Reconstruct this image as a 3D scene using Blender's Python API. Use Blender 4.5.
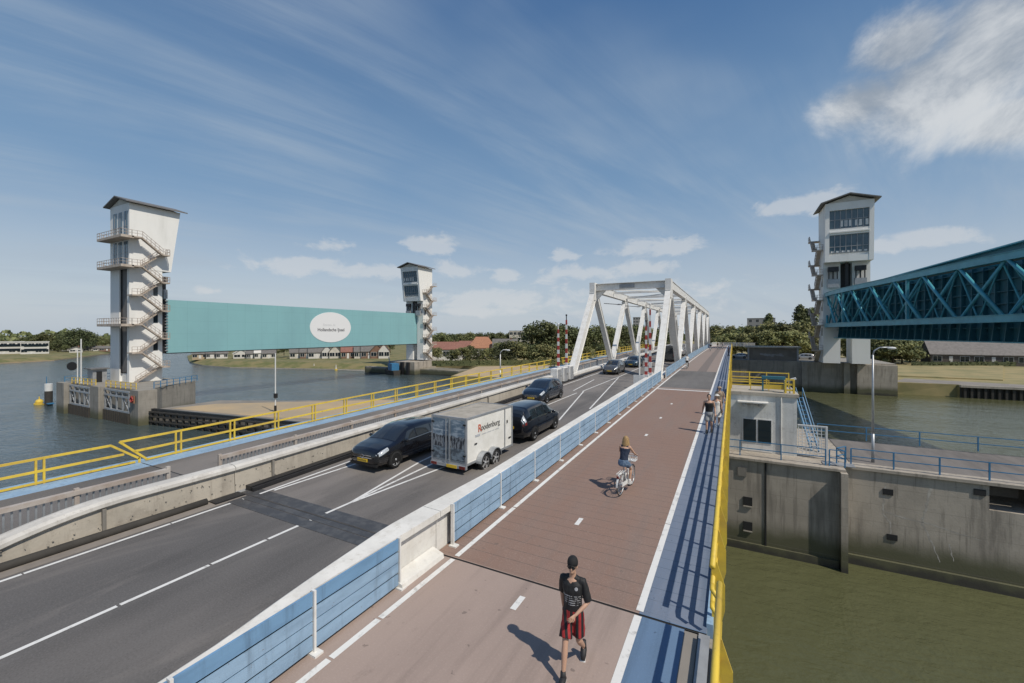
import bpy, bmesh, math, random
from mathutils import Vector, Matrix
random.seed(7)
for o in list(bpy.data.objects): bpy.data.objects.remove(o)
SC = bpy.context.scene
COL = SC.collection
# ---------------------------------------------------------------- camera
TH = math.atan(221/420.)
cam = bpy.data.cameras.new('camera'); cam_o = bpy.data.objects.new('camera', cam); COL.objects.link(cam_o)
cam.lens = 36*420/1024.; cam.sensor_width = 36; cam.clip_start = .05; cam.clip_end = 6000
cam.shift_y = -(341.5-332.5)/1024.
cam_o.location = (0, 0, 5.4); cam_o.rotation_euler = (math.radians(90), 0, TH)
SC.camera = cam_o
# ---------------------------------------------------------------- light
SUN_EL = math.radians(52); SUN_DIR = Vector((1, -.31, 0)).normalized()
sd = Vector((SUN_DIR.x*math.cos(SUN_EL), SUN_DIR.y*math.cos(SUN_EL), math.sin(SUN_EL)))
sun = bpy.data.lights.new('sun', 'SUN'); sun.energy = 3.6; sun.angle = math.radians(.55); sun.color = (1, .93, .82)
sun_o = bpy.data.objects.new('sun', sun); COL.objects.link(sun_o)
sun_o.rotation_euler = (-sd).to_track_quat('-Z', 'Y').to_euler()
SC.view_settings.view_transform = 'Standard'; SC.view_settings.look = 'None'
SC.view_settings.exposure = 0.0; SC.view_settings.gamma = 1; SC.view_settings.use_curve_mapping = False
SC.cycles.max_bounces = 6; SC.cycles.transparent_max_bounces = 8
SC.cycles.use_denoising = True
W = bpy.data.worlds.new('World'); SC.world = W; W.use_nodes = True
def build_world():
    nt = W.node_tree; N = nt.nodes; L = nt.links; N.clear()
    def n(t, **k):
        x = N.new(t)
        for a, b in k.items(): setattr(x, a, b)
        return x
    def put(sock, v):
        if hasattr(v, 'links') or hasattr(v, 'is_linked'): L.new(v, sock)
        else: sock.default_value = v
    def M(op, a, b=0., c=None, clamp=False):
        x = n('ShaderNodeMath', operation=op, use_clamp=clamp); put(x.inputs[0], a); put(x.inputs[1], b)
        if c is not None: put(x.inputs[2], c)
        return x.outputs[0]
    def mixc(f, a, b):
        x = n('ShaderNodeMix', data_type='RGBA'); put(x.inputs[0], f); put(x.inputs[6], a); put(x.inputs[7], b); return x.outputs[2]
    def smooth(v, lo, hi):
        x = n('ShaderNodeMapRange', interpolation_type='SMOOTHSTEP'); put(x.inputs[0], v); x.inputs[1].default_value = lo; x.inputs[2].default_value = hi; return x.outputs[0]
    sky = n('ShaderNodeTexSky', sky_type='NISHITA'); sky.sun_disc = False
    sky.sun_elevation = SUN_EL; sky.sun_rotation = math.atan2(SUN_DIR.x, SUN_DIR.y)
    sky.altitude = 0; sky.air_density = 1.3; sky.dust_density = 1.6; sky.ozone_density = 2.5
    tc = n('ShaderNodeTexCoord'); sep = n('ShaderNodeSeparateXYZ'); L.new(tc.outputs['Generated'], sep.inputs[0])
    X, Y, Z = sep.outputs
    az = M('ARCTAN2', X, Y); el = M('ARCSINE', Z)
    # high thin cirrus on a plane overhead
    zz = M('MAXIMUM', Z, .03)
    px, py = M('DIVIDE', X, M('ADD', zz, .12)), M('DIVIDE', Y, M('ADD', zz, .12))
    def comb(a, b, c=0.):
        x = n('ShaderNodeCombineXYZ'); put(x.inputs[0], a); put(x.inputs[1], b); put(x.inputs[2], c); return x.outputs[0]
    def noise(vec, scale, detail=6, rough=.55, dist=0.):
        x = n('ShaderNodeTexNoise'); L.new(vec, x.inputs['Vector']); x.inputs['Scale'].default_value = scale
        x.inputs['Detail'].default_value = detail; x.inputs['Roughness'].default_value = rough; x.inputs['Distortion'].default_value = dist
        return x.outputs['Fac']
    ca, sa = math.cos(-.38), math.sin(-.38)
    u = M('ADD', M('MULTIPLY', px, ca), M('MULTIPLY', py, sa)); v = M('SUBTRACT', M('MULTIPLY', py, ca), M('MULTIPLY', px, sa))
    streak = noise(comb(M('MULTIPLY', u, 2.0), M('MULTIPLY', v, .30)), 1.2, 10, .62, .45)
    broad = noise(comb(px, py, 3.), .55, 4, .5, .3)
    cir = M('MULTIPLY', smooth(streak, .38, .70), smooth(broad, .32, .58))
    veil = M('MULTIPLY', smooth(broad, .4, .8), .35)
    cir = M('MULTIPLY', M('ADD', cir, veil), M('SUBTRACT', 1., smooth(el, .6, 1.3), clamp=True), clamp=True)
    # low small cumulus and one big bank, placed by azimuth and elevation
    nz = noise(comb(M('MULTIPLY', az, 1.), M('MULTIPLY', el, 1.8), 1.), 13., 9, .62, .3)
    nb = noise(comb(M('MULTIPLY', az, 1.), M('MULTIPLY', el, 1.3), 7.), 4.2, 9, .62, .3)
    def at(u_, v_):
        a = math.atan((u_-512)/420.); return a-TH, math.atan((332.5-v_)/420.*math.cos(a))
    def blob(u_, v_, w, h, nzs, amp):
        a0, e0 = at(u_, v_); a1, _ = at(u_+w, v_); _, e1 = at(u_, v_-h)
        dx = M('DIVIDE', M('SUBTRACT', az, a0), abs(a1-a0)); dy = M('DIVIDE', M('SUBTRACT', el, e0), abs(e1-e0))
        d = M('SQRT', M('ADD', M('MULTIPLY', dx, dx), M('MULTIPLY', dy, dy)))
        d = M('ADD', d, M('MULTIPLY', M('SUBTRACT', .5, nzs), amp))
        return M('SUBTRACT', 1., smooth(d, .35, 1.25), clamp=True)
    small = None
    for b in [(430,243,30,9),(338,246,24,7),(300,266,58,9),(372,272,40,7),(455,270,34,8),(208,291,12,4),(655,247,48,10),(562,256,16,5),(573,273,46,9),(505,276,14,8),
              (480,312,46,6),(632,268,40,8),(812,200,34,12),(780,207,26,8),(940,236,52,8),(500,300,90,10),(640,300,90,16),(885,246,20,6)]:
        q = blob(*b, nz, 4.6)
        small = q if small is None else M('MAXIMUM', small, q)
    big = None
    for b in [(930,85,115,62),(990,45,110,85),(1020,118,90,30),(868,100,62,32),(905,45,70,40)]:
        q = blob(*b, nb, 2.5)
        big = q if big is None else M('MAXIMUM', big, q)
    lumps = smooth(nb, .4, .62)
    hz = M('SUBTRACT', 1., smooth(el, .0, .35), clamp=True)
    skyc = n('ShaderNodeHueSaturation'); skyc.inputs['Saturation'].default_value = .93; skyc.inputs['Value'].default_value = 1.; L.new(sky.outputs[0], skyc.inputs['Color'])
    ze = smooth(el, .22, .85)
    grad = mixc(ze, mixc(smooth(el, .0, .32), (5.4, 6.1, 6.9, 1), (1.8, 3.2, 5.1, 1)), (.15, 1.0, 2.9, 1))
    col = mixc(.8, skyc.outputs[0], grad)
    col = mixc(M('MULTIPLY', cir, .47), col, (4.0, 4.8, 5.7, 1))
    col = mixc(M('MULTIPLY', small, .5), col, (6.6, 6.7, 6.8, 1))
    bc = mixc(lumps, (3.2, 3.6, 4.1, 1), (7.2, 7.3, 7.3, 1))
    col = mixc(M('MULTIPLY', big, .8), col, bc)
    bg = n('ShaderNodeBackground'); L.new(col, bg.inputs[0]); bg.inputs[1].default_value = .1
    out = n('ShaderNodeOutputWorld'); L.new(bg.outputs[0], out.inputs[0])
build_world()
# ---------------------------------------------------------------- materials
class NG:
    def __init__(s, m):
        s.m = m; m.use_nodes = True; s.N = m.node_tree.nodes; s.L = m.node_tree.links; s.b = s.N['Principled BSDF']
        s.geo = None
    def n(s, t, **k):
        x = s.N.new(t)
        for a, b in k.items(): setattr(x, a, b)
        return x
    def put(s, sock, v):
        if hasattr(v, 'is_linked'): s.L.new(v, sock)
        else: sock.default_value = v
    def M(s, op, a, b=0., clamp=False):
        x = s.n('ShaderNodeMath', operation=op, use_clamp=clamp); s.put(x.inputs[0], a); s.put(x.inputs[1], b); return x.outputs[0]
    def pos(s, obj=False):
        if obj:
            return s.n('ShaderNodeTexCoord').outputs['Object']
        if s.geo is None: s.geo = s.n('ShaderNodeNewGeometry')
        return s.geo.outputs['Position']
    def xyz(s, obj=False):
        x = s.n('ShaderNodeSeparateXYZ'); s.L.new(s.pos(obj), x.inputs[0]); return x.outputs
    def noise(s, scale=1., detail=5, rough=.6, stretch=(1,1,1), dist=0., obj=False, off=0.):
        mp = s.n('ShaderNodeMapping'); mp.inputs['Scale'].default_value = stretch; mp.inputs['Location'].default_value = (off, off, off)
        s.L.new(s.pos(obj), mp.inputs[0])
        x = s.n('ShaderNodeTexNoise'); s.L.new(mp.outputs[0], x.inputs['Vector']); x.inputs['Scale'].default_value = scale
        x.inputs['Detail'].default_value = detail; x.inputs['Roughness'].default_value = rough; x.inputs['Distortion'].default_value = dist
        return x.outputs['Fac']
    def ramp(s, v, lo, hi, smooth=True):
        x = s.n('ShaderNodeMapRange'); x.interpolation_type = 'SMOOTHSTEP' if smooth else 'LINEAR'
        s.put(x.inputs[0], v); x.inputs[1].default_value = lo; x.inputs[2].default_value = hi; return x.outputs[0]
    def mix(s, f, a, b):
        x = s.n('ShaderNodeMix', data_type='RGBA'); s.put(x.inputs[0], f)
        for i, v in ((6, a), (7, b)):
            s.put(x.inputs[i], tuple(v)+(1,) if isinstance(v, tuple) and len(v) == 3 else v)
        return x.outputs[2]
    def color(s, v): s.put(s.b.inputs['Base Color'], tuple(v)+(1,) if isinstance(v, tuple) and len(v) == 3 else v)
    def bump(s, h, strength=.3, dist=.02):
        x = s.n('ShaderNodeBump'); x.inputs['Strength'].default_value = strength; x.inputs['Distance'].default_value = dist
        s.L.new(h, x.inputs['Height']); s.L.new(x.outputs[0], s.b.inputs['Normal'])
def mat(name, c, rough=.7, metal=0., var=.12, scale=2., c2=None, stretch=(1,1,1), bump=0., lo=.35, hi=.7, coat=0., obj=False):
    m = bpy.data.materials.new(name); g = NG(m)
    g.b.inputs['Roughness'].default_value = rough; g.b.inputs['Metallic'].default_value = metal
    if coat: g.b.inputs['Coat Weight'].default_value = coat; g.b.inputs['Coat Roughness'].default_value = .05
    if var or c2:
        c2 = c2 or tuple(q*(1-var*2) for q in c)
        nz = g.noise(scale, 6, .62, stretch, obj=obj)
        g.color(g.mix(g.ramp(nz, lo, hi), c, c2))
        if bump: g.bump(nz, bump)
    else: g.color(c)
    return m
MT = {}
def concrete(name, base, dark, streak=.5, mossz=None, white=None):
    m = bpy.data.materials.new(name); g = NG(m); g.b.inputs['Roughness'].default_value = .85
    a = g.noise(.5, 7, .65); b = g.noise(1.1, 6, .6, (1, 1, .12)); fine = g.noise(9, 4, .6)
    c = g.mix(g.ramp(a, .35, .68), base, tuple(x*.8 for x in base))
    c = g.mix(g.M('MULTIPLY', g.ramp(b, .5, .72), streak), c, dark)
    b2 = g.noise(3.6, 6, .65, (1, 1, .06), off=11.); c = g.mix(g.M('MULTIPLY', g.ramp(b2, .54, .64), streak*.7), c, dark)
    c = g.mix(g.M('MULTIPLY', g.ramp(fine, .55, .75), .22), c, tuple(x*.5 for x in base))
    z = g.xyz()[2]
    if mossz is not None:
        w = g.M('ADD', z, g.M('MULTIPLY', a, 1.6))
        c = g.mix(g.M('SUBTRACT', 1., g.ramp(w, mossz, mossz+1.6), True), c, (.10, .098, .055))
        c = g.mix(g.M('SUBTRACT', 1., g.ramp(w, mossz-.9, mossz-.3), True), c, (.05, .047, .036))
        # form-work lift lines
        fr = g.M('FRACT', g.M('DIVIDE', z, 1.1))
        c = g.mix(g.M('MULTIPLY', g.M('LESS_THAN', fr, .02), .5), c, tuple(x*.45 for x in base))
    if mossz is None and base[0] > .4:
        sp = g.noise(7, 5, .75, off=2.); c = g.mix(g.M('MULTIPLY', g.ramp(sp, .60, .68), .55), c, dark)
        sc_ = g.noise(2.2, 7, .7, (1,.5,1), off=7.); c = g.mix(g.M('MULTIPLY', g.ramp(sc_, .56, .66), .35), c, dark)
    g.color(c); g.bump(g.M('ADD', a, fine), .25, .03)
    return m
MT['conc'] = concrete('pale_concrete', (.46, .415, .345), (.20, .17, .14), .45)
def painted(name, c, c2, chip=(.16,.09,.05), ch=.66, grime=.5):
    m = bpy.data.materials.new(name); g = NG(m); g.b.inputs['Roughness'].default_value = .55
    a = g.noise(1.3, 7, .65, (1,.5,2)); st_ = g.noise(6, 5, .6, (1,1,.12), off=3.); fine = g.noise(16, 5, .7, off=5.); x, y, z = g.xyz()
    k = g.mix(g.ramp(a, .38, .7), c, c2); k = g.mix(g.M('MULTIPLY', g.ramp(st_, .5, .72), grime), k, tuple(q*.5+.02 for q in c2))
    k = g.mix(g.M('MULTIPLY', g.ramp(fine, ch, ch+.03), .8), k, chip); g.color(k); g.bump(g.noise(3, 3, .5), .06, .02); return m
MT['concw'] = concrete('painted_concrete', (.76, .74, .69), (.46, .42, .36), .3)
MT['cope'] = concrete('coping_concrete', (.60, .575, .53), (.34, .31, .27), .45)
MT['wall'] = concrete('lock_concrete', (.43, .38, .315), (.17, .15, .125), .75, -7.7)
MT['pier'] = concrete('pier_concrete', (.31, .285, .245), (.13, .12, .10), .6, -8.2)
MT['white'] = mat('white_render', (.80, .79, .755), .75, var=.05, scale=.3, c2=(.69, .68, .64), stretch=(1,1,.25), lo=.45, hi=.75)
MT['steelw'] = mat('white_steel', (.76, .75, .72), .5, var=.08, scale=.8, c2=(.60, .56, .50), lo=.5, hi=.75)
MT['steelg'] = mat('grey_steel', (.36, .37, .38), .5, .2)
MT['galv'] = mat('galvanised', (.45, .47, .49), .45, .5)
MT['yellow'] = mat('yellow_paint', (.76, .54, .06), .55, scale=4, c2=(.48, .31, .06), lo=.5, hi=.72, bump=.1)
MT['blue'] = mat('blue_paint', (.17, .32, .50), .6, scale=1.6, c2=(.13, .23, .36), stretch=(1, .5, 2), lo=.42, hi=.72)
MT['bluel'] = mat('light_blue_paint', (.30, .44, .585), .6, scale=1.6, c2=(.20, .30, .41), stretch=(1, .5, 2), lo=.42, hi=.72)
MT['yellow'] = painted('yellow_paint', (.76,.54,.06), (.60,.41,.07), (.20,.11,.05), .68, .35); MT['blue'] = painted('blue_panel_paint', (.17,.32,.50), (.12,.235,.38)); MT['bluel'] = painted('light_blue_panel_paint', (.29,.43,.58), (.21,.32,.445))
MT['stairc'] = mat('stair_concrete', (.50,.43,.36), .8, scale=1.2, c2=(.36,.29,.23))
MT['steelw'] = painted('white_steel_paint', (.77,.76,.73), (.68,.66,.62), (.30,.20,.14), .71, .3)
MT['railb'] = mat('rail_blue', (.045, .19, .36), .5, var=.1)
MT['teal'] = mat('gate_teal', (.25, .47, .46), .6, scale=.12, c2=(.23, .43, .43), stretch=(1, 1, .5))
MT['truss'] = mat('gate_blue_green', (.085, .36, .44), .4, scale=.5, c2=(.06, .27, .34))
MT['trussd'] = mat('gate_deep_blue', (.038, .16, .21), .55, scale=.5)
MT['glass'] = mat('window_glass', (.012,.02,.026), .08, 0, var=0)
MT['glassb'] = mat('blue_glass', (.085, .15, .195), .12, 0, var=.1, scale=.6)
MT['dark'] = mat('dark_metal', (.03, .03, .032), .5, .3)
MT['black'] = mat('black_rubber', (.018, .018, .018), .8)
MT['roof'] = mat('roof_lead', (.17, .165, .16), .6)
MT['rust'] = mat('rusty_rail', (.36, .29, .24), .7, scale=1.2, c2=(.48, .44, .40))
MT['grass'] = mat('dry_grass', (.22, .185, .085), .95, scale=.2, c2=(.12, .13, .045), lo=.4, hi=.62)
MT['lawn'] = mat('lawn', (.34, .27, .13), .95, scale=.15, c2=(.20, .19, .085))
MT['sand'] = mat('sand', (.46, .34, .20), .95, scale=.18, c2=(.36, .29, .20))
MT['paving'] = mat('quay_paving', (.26, .235, .205), .9, scale=.3)
MT['timber'] = mat('dark_timber', (.05, .045, .038), .85, scale=3)
MT['red'] = mat('signal_red', (.40, .05, .04), .5)
MT['orange'] = mat('orange_tile', (.40, .19, .11), .8, scale=1.5)
MT['redtile'] = mat('red_tile', (.27, .125, .095), .8, scale=1.5)
MT['slate'] = mat('grey_roof_tiles', (.17, .16, .15), .8, scale=1.2)
MT['brick'] = mat('brown_brick', (.22, .13, .09), .85, scale=2)
MT['cream'] = mat('cream_wall', (.60, .56, .48), .8, scale=.6)
MT['paint'] = mat('road_paint', (.72, .71, .68), .7, scale=5, c2=(.45, .44, .42), lo=.52, hi=.72)
MT['leafa'] = mat('leaf_dark', (.05, .062, .024), .8, scale=.35, c2=(.08, .088, .035))
MT['leafb'] = mat('leaf_olive', (.12, .125, .048), .8, scale=.35, c2=(.075, .085, .032))
MT['leafc'] = mat('leaf_yellowish', (.19, .18, .07), .8, scale=.35, c2=(.11, .11, .042))
MT['bark'] = mat('bark', (.09, .07, .05), .9, scale=3)
for q_ in ('leafa','leafb','leafc'):
    m_ = MT[q_]; g = NG(m_); lk_ = g.b.inputs['Base Color'].links[0].from_socket; r_ = g.n('ShaderNodeObjectInfo').outputs['Random']
    hs_ = g.n('ShaderNodeHueSaturation'); g.L.new(lk_, hs_.inputs['Color']); g.put(hs_.inputs['Hue'], g.M('ADD', .485, g.M('MULTIPLY', r_, .03))); g.put(hs_.inputs['Value'], g.M('ADD', 1.0, g.M('MULTIPLY', g.M('FRACT', g.M('MULTIPLY', r_, 7.3)), .95))); g.L.new(hs_.outputs[0], g.b.inputs['Base Color'])
def tealplate():
    m = bpy.data.materials.new('gate_teal_plates'); g = NG(m); g.b.inputs['Roughness'].default_value = .55; x, y, z = g.xyz()
    c = g.mix(g.ramp(g.noise(.12, 4, .6, (1,1,.5)), .35, .7), (.245,.465,.485), (.225,.42,.445))
    st_ = g.noise(1.6, 6, .6, (1, 1, .05)); c = g.mix(g.M('MULTIPLY', g.ramp(st_, .52, .78), .2), c, (.19,.36,.37))
    fy = g.M('FRACT', g.M('DIVIDE', g.M('ADD', y, 1.), 4.)); fz = g.M('FRACT', g.M('DIVIDE', g.M('ADD', z, .4), 2.75))
    ln = g.M('MAXIMUM', g.M('LESS_THAN', fy, .02), g.M('LESS_THAN', fz, .022)); c = g.mix(g.M('MULTIPLY', ln, .22), c, (.10,.22,.23)); g.color(c)
    g.bump(g.noise(.35, 3, .5), .25, .08); return m
MT['teal'] = tealplate()
# asphalt and decks
def asphalt(name, near, far, edge=8.3):
    m = bpy.data.materials.new(name); g = NG(m); g.b.inputs['Roughness'].default_value = .8
    x, y, z = g.xyz(); fine = g.noise(28, 4, .7); mid = g.noise(.9, 6, .6, (1, .18, 1)); big = g.noise(.22, 3, .5, (1,.6,1), off=4.)
    c = g.mix(g.ramp(y, edge-.02, edge+.02), near, far)
    lane = g.M('MULTIPLY', g.M('MULTIPLY', g.ramp(x, -10.9, -10.6), g.ramp(y, edge, edge+.1)), g.M('LESS_THAN', y, 34.))
    c = g.mix(g.M('MULTIPLY', lane, .6), c, near)
    c = g.mix(g.M('MULTIPLY', g.ramp(mid, .4, .68), .5), c, tuple(q*.5 for q in near)); cr_ = g.noise(.6, 8, .7, (1, .25, 1), .6, off=3.); c = g.mix(g.M('MULTIPLY', g.ramp(cr_, .5, .62), .3), c, tuple(q*1.25 for q in far))
    c = g.mix(g.M('MULTIPLY', g.ramp(big, .42, .66), .25), c, tuple(q*1.5 for q in far))
    c = g.mix(g.M('MULTIPLY', g.ramp(fine, .48, .62), .25), c, tuple(q*1.9 for q in near))
    c = g.mix(g.M('MULTIPLY', g.ramp(fine, .42, .36), .3), c, tuple(q*.4 for q in near))
    g.color(c); g.bump(fine, .4, .008); return m
MT['asphalt'] = asphalt('road_asphalt', (.115, .108, .103), (.185, .166, .15))
def deckmat(name, near, far, pitch=.42, amt=.8):
    m = bpy.data.materials.new(name); g = NG(m); g.b.inputs['Roughness'].default_value = .82
    x, y, z = g.xyz(); fine = g.noise(30, 4, .7); mid = g.noise(.7, 6, .62, (1, .35, 1)); stain = g.noise(1.6, 7, .7, (1, .5, 1), off=9.)
    c = g.mix(g.ramp(y, 8.28, 8.32), near, far)
    c = g.mix(g.M('MULTIPLY', g.ramp(mid, .4, .66), .35), c, tuple(q*.68 for q in near))
    c = g.mix(g.M('MULTIPLY', g.ramp(stain, .60, .70), .4), c, tuple(q*.4 for q in near))
    trk = g.noise(1.2, 6, .6, (2.2, .12, 1), off=6.); c = g.mix(g.M('MULTIPLY', g.ramp(trk, .5, .68), .4), c, tuple(q*.55 for q in near))
    gum = g.noise(5.5, 3, .5, off=1.); c = g.mix(g.M('MULTIPLY', g.ramp(gum, .70, .74), .6), c, tuple(q*.35 for q in near))
    # cross joints of the moving span
    wob = g.M('MULTIPLY', g.noise(2, 2, .5, (1, 0, 0)), .03)
    fr = g.M('FRACT', g.M('DIVIDE', g.M('ADD', y, wob), pitch))
    ln = g.M('MULTIPLY', g.M('LESS_THAN', fr, .05), g.M('GREATER_THAN', y, 8.4))
    ln = g.M('MULTIPLY', ln, g.M('LESS_THAN', y, 44.))
    brk = g.ramp(g.noise(1.3, 4, .6, (1, 3, 1)), .26, .48)
    c = g.mix(g.M('MULTIPLY', g.M('MULTIPLY', ln, brk), amt), c, tuple(q*.35 for q in near))
    c = g.mix(g.M('MULTIPLY', g.ramp(fine, .5, .68), .2), c, tuple(min(1, q*1.5) for q in near))
    if name.startswith('red'):
        c = g.mix(g.M('MULTIPLY', g.ramp(y, 38.2, 38.5), .75), c, (.27, .225, .20))
        strip = g.M('MULTIPLY', g.M('LESS_THAN', g.M('ABSOLUTE', g.M('ADD', x, 3.3)), .5), g.M('GREATER_THAN', y, 48.))
        c = g.mix(g.M('MULTIPLY', strip, .5), c, (.09, .085, .082))
    g.color(c); g.bump(fine, .35, .006); return m
MT['cycle'] = deckmat('red_cycle_asphalt', (.36, .277, .235), (.24, .153, .117))
MT['walk'] = deckmat('blue_walkway', (.12, .195, .305), (.175, .205, .265), amt=.5)
MT['patch'] = asphalt('dark_patch_tone', (.125, .118, .11), (.14, .132, .125))
def water():
    m = bpy.data.materials.new('river_water'); g = NG(m)
    x, y, z = g.xyz()
    murk = g.noise(.05, 4, .5)
    lock = g.M('MULTIPLY', g.ramp(x, -26, -22), g.M('SUBTRACT', 1., g.ramp(y, 140, 200), True))
    river = g.mix(murk, (.055, .078, .082), (.068, .088, .09))
    green = g.mix(murk, (.085, .09, .042), (.108, .108, .055))
    g.color(g.mix(lock, river, green))
    g.b.inputs['Roughness'].default_value = .12; g.b.inputs['IOR'].default_value = 1.33
    n1 = g.noise(.9, 4, .55, (1, 1.8, 1), .3); n2 = g.noise(.16, 3, .5, (1, 1.5, 1)); n3 = g.noise(3.2, 3, .6)
    h = g.M('ADD', g.M('ADD', g.M('MULTIPLY', n1, .6), g.M('MULTIPLY', n2, 1.2)), g.M('MULTIPLY', g.M('MULTIPLY', n3, g.ramp(g.noise(.09, 4, .6, off=8.), .3, .7)), .3))
    g.bump(h, .6, .35); return m
MT['water'] = water()
# ---------------------------------------------------------------- mesh helpers
class MB:
    def __init__(s): s.v = []; s.f = []; s.m = []
    def add(s, vs, fs, m=0):
        k = len(s.v); s.v += [tuple(q) for q in vs]; s.f += [tuple(i+k for i in f) for f in fs]; s.m += [m]*len(fs); return s
    def box(s, a, b, m=0):
        (x0,y0,z0),(x1,y1,z1) = a, b
        return s.add([(x0,y0,z0),(x1,y0,z0),(x1,y1,z0),(x0,y1,z0),(x0,y0,z1),(x1,y0,z1),(x1,y1,z1),(x0,y1,z1)],
                     [(0,3,2,1),(4,5,6,7),(0,1,5,4),(1,2,6,5),(2,3,7,6),(3,0,4,7)], m)
    def beam(s, p, q, w, h, m=0, up=(0,0,1)):
        p, q = Vector(p), Vector(q); d = (q-p); 
        if d.length < 1e-6: return s
        d.normalize(); u = Vector(up)
        if abs(d.dot(u)) > .98: u = Vector((1,0,0)) if abs(d.x) < .9 else Vector((0,1,0))
        r = d.cross(u).normalized(); u = r.cross(d)
        vs = [c + r*a*w/2 + u*b*h/2 for c in (p, q) for a, b in ((-1,-1),(1,-1),(1,1),(-1,1))]
        return s.add(vs, [(0,1,2,3),(7,6,5,4),(0,4,5,1),(1,5,6,2),(2,6,7,3),(3,7,4,0)], m)
    def tube(s, pts, r, n=8, m=0, cap=True):
        pts = [Vector(p) for p in pts]; rs = r if isinstance(r, (list, tuple)) else [r]*len(pts); vs = []; prev = None
        for i, p in enumerate(pts):
            d = (pts[min(i+1, len(pts)-1)]-pts[max(i-1, 0)]).normalized()
            if prev is None: prev = Vector((0,0,1)) if abs(d.z) < .9 else Vector((1,0,0))
            a = d.cross(prev).normalized(); b = a.cross(d).normalized(); prev = b
            for k in range(n):
                t = 2*math.pi*k/n; vs.append(p + (a*math.cos(t)+b*math.sin(t))*rs[i])
        fs = [(i*n+k, i*n+(k+1)%n, (i+1)*n+(k+1)%n, (i+1)*n+k) for i in range(len(pts)-1) for k in range(n)]
        if cap: fs += [tuple(range(n))[::-1], tuple((len(pts)-1)*n+k for k in range(n))]
        return s.add(vs, fs, m)
    def cyl(s, a, b, r, n=16, m=0): return s.tube([a, b], r, n, m)
    def prism(s, poly, ax, a, b, m=0, fn=None):
        # poly = 2D points in the plane across axis ax, extruded from a to b
        def P(p, t):
            if ax == 0: return (t, p[0], p[1])
            if ax == 1: return (p[0], t, p[1])
            return (p[0], p[1], t)
        k = len(poly); vs = [P(p, a) for p in poly]+[P(p, b) for p in poly]
        return s.add(vs, [tuple(range(k))[::-1], tuple(range(k, 2*k))]+[(i, (i+1)%k, k+(i+1)%k, k+i) for i in range(k)], m)
    def loft(s, rings, m=0, closed=True, cap=True):
        n = len(rings[0]); vs = [p for r in rings for p in r]
        kk = n if closed else n-1
        fs = [(i*n+k, i*n+(k+1)%n, (i+1)*n+(k+1)%n, (i+1)*n+k) for i in range(len(rings)-1) for k in range(kk)]
        if cap: fs += [tuple(range(n))[::-1], tuple((len(rings)-1)*n+k for k in range(n))]
        return s.add(vs, fs, m)
    def ball(s, c, r, m=0, nu=12, nv=8):
        c = Vector(c); r = Vector(r) if not isinstance(r, (int, float)) else Vector((r,r,r)); vs = []
        for j in range(1, nv):
            ph = math.pi*j/nv
            for i in range(nu):
                t = 2*math.pi*i/nu; vs.append((c.x+r.x*math.sin(ph)*math.cos(t), c.y+r.y*math.sin(ph)*math.sin(t), c.z+r.z*math.cos(ph)))
        k = len(vs); vs += [(c.x,c.y,c.z+r.z),(c.x,c.y,c.z-r.z)]
        fs = [(j*nu+i, (j+1)*nu+i, (j+1)*nu+(i+1)%nu, j*nu+(i+1)%nu) for j in range(nv-2) for i in range(nu)]
        fs += [(k, i, (i+1)%nu) for i in range(nu)]+[(k+1, (nv-2)*nu+(i+1)%nu, (nv-2)*nu+i) for i in range(nu)]
        return s.add(vs, fs, m)
    def map(s, fn): s.v = [tuple(fn(*p)) for p in s.v]; return s
    def build(s, name, mats, parent=None, smooth=False, bevel=0, recalc=True, weld=False, **tags):
        me = bpy.data.meshes.new(name); me.from_pydata(s.v, [], s.f)
        for mm in (mats if isinstance(mats, (list, tuple)) else [mats]): me.materials.append(MT[mm] if isinstance(mm, str) else mm)
        for p, i in zip(me.polygons, s.m): p.material_index = i; p.use_smooth = smooth
        if recalc or bevel:
            bm = bmesh.new(); bm.from_mesh(me)
            if weld: bmesh.ops.remove_doubles(bm, verts=bm.verts, dist=.02)
            if recalc: bmesh.ops.recalc_face_normals(bm, faces=bm.faces)
            if bevel: bmesh.ops.bevel(bm, geom=[e for e in bm.edges if e.calc_face_angle(0) > .6], offset=bevel, segments=1, affect='EDGES')
            bm.to_mesh(me); bm.free()
        o = bpy.data.objects.new(name, me); COL.objects.link(o)
        if parent: o.parent = parent
        return tag(o, **tags)
def tag(o, label=None, cat=None, group=None, kind=None):
    if label: o['label'] = label
    if cat: o['category'] = cat
    if group: o['group'] = group
    if kind: o['kind'] = kind
    return o
def thing(name, label, cat, loc=(0,0,0), rz=0, group=None, kind=None):
    o = bpy.data.objects.new(name, None); COL.objects.link(o); o.location = loc; o.rotation_euler = (0,0,rz); o.empty_display_size = .2
    return tag(o, label, cat, group, kind)
def origin_to(root):                    # meshes built in world space under an Empty standing at its base
    for ch in COL.objects:
        if ch.parent == root: ch.location = -root.location
def dup(root, loc=None, rz=None, label=None, group=None, scale=None):
    r = root.copy(); COL.objects.link(r)
    if loc is not None: r.location = loc
    if rz is not None: r.rotation_euler = (0,0,rz)
    if scale is not None: r.scale = scale
    if label: r['label'] = label
    if group: r['group'] = group
    for ch in list(root.children):
        c = ch.copy(); COL.objects.link(c); c.parent = r
        for g in ch.children:
            d = g.copy(); COL.objects.link(d); d.parent = c
    return r
def dz(y):
    if y < 8.3: return 0.
    t = y-8.3
    return .02*t-.02/210*t*t
def at(u, Zd, z=0.):                    # bearing u and forward distance Zd -> world point
    X = (u-512)/420.*Zd; c, s = math.cos(TH), math.sin(TH)
    return Vector((X*c-Zd*s, X*s+Zd*c, z))
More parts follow.
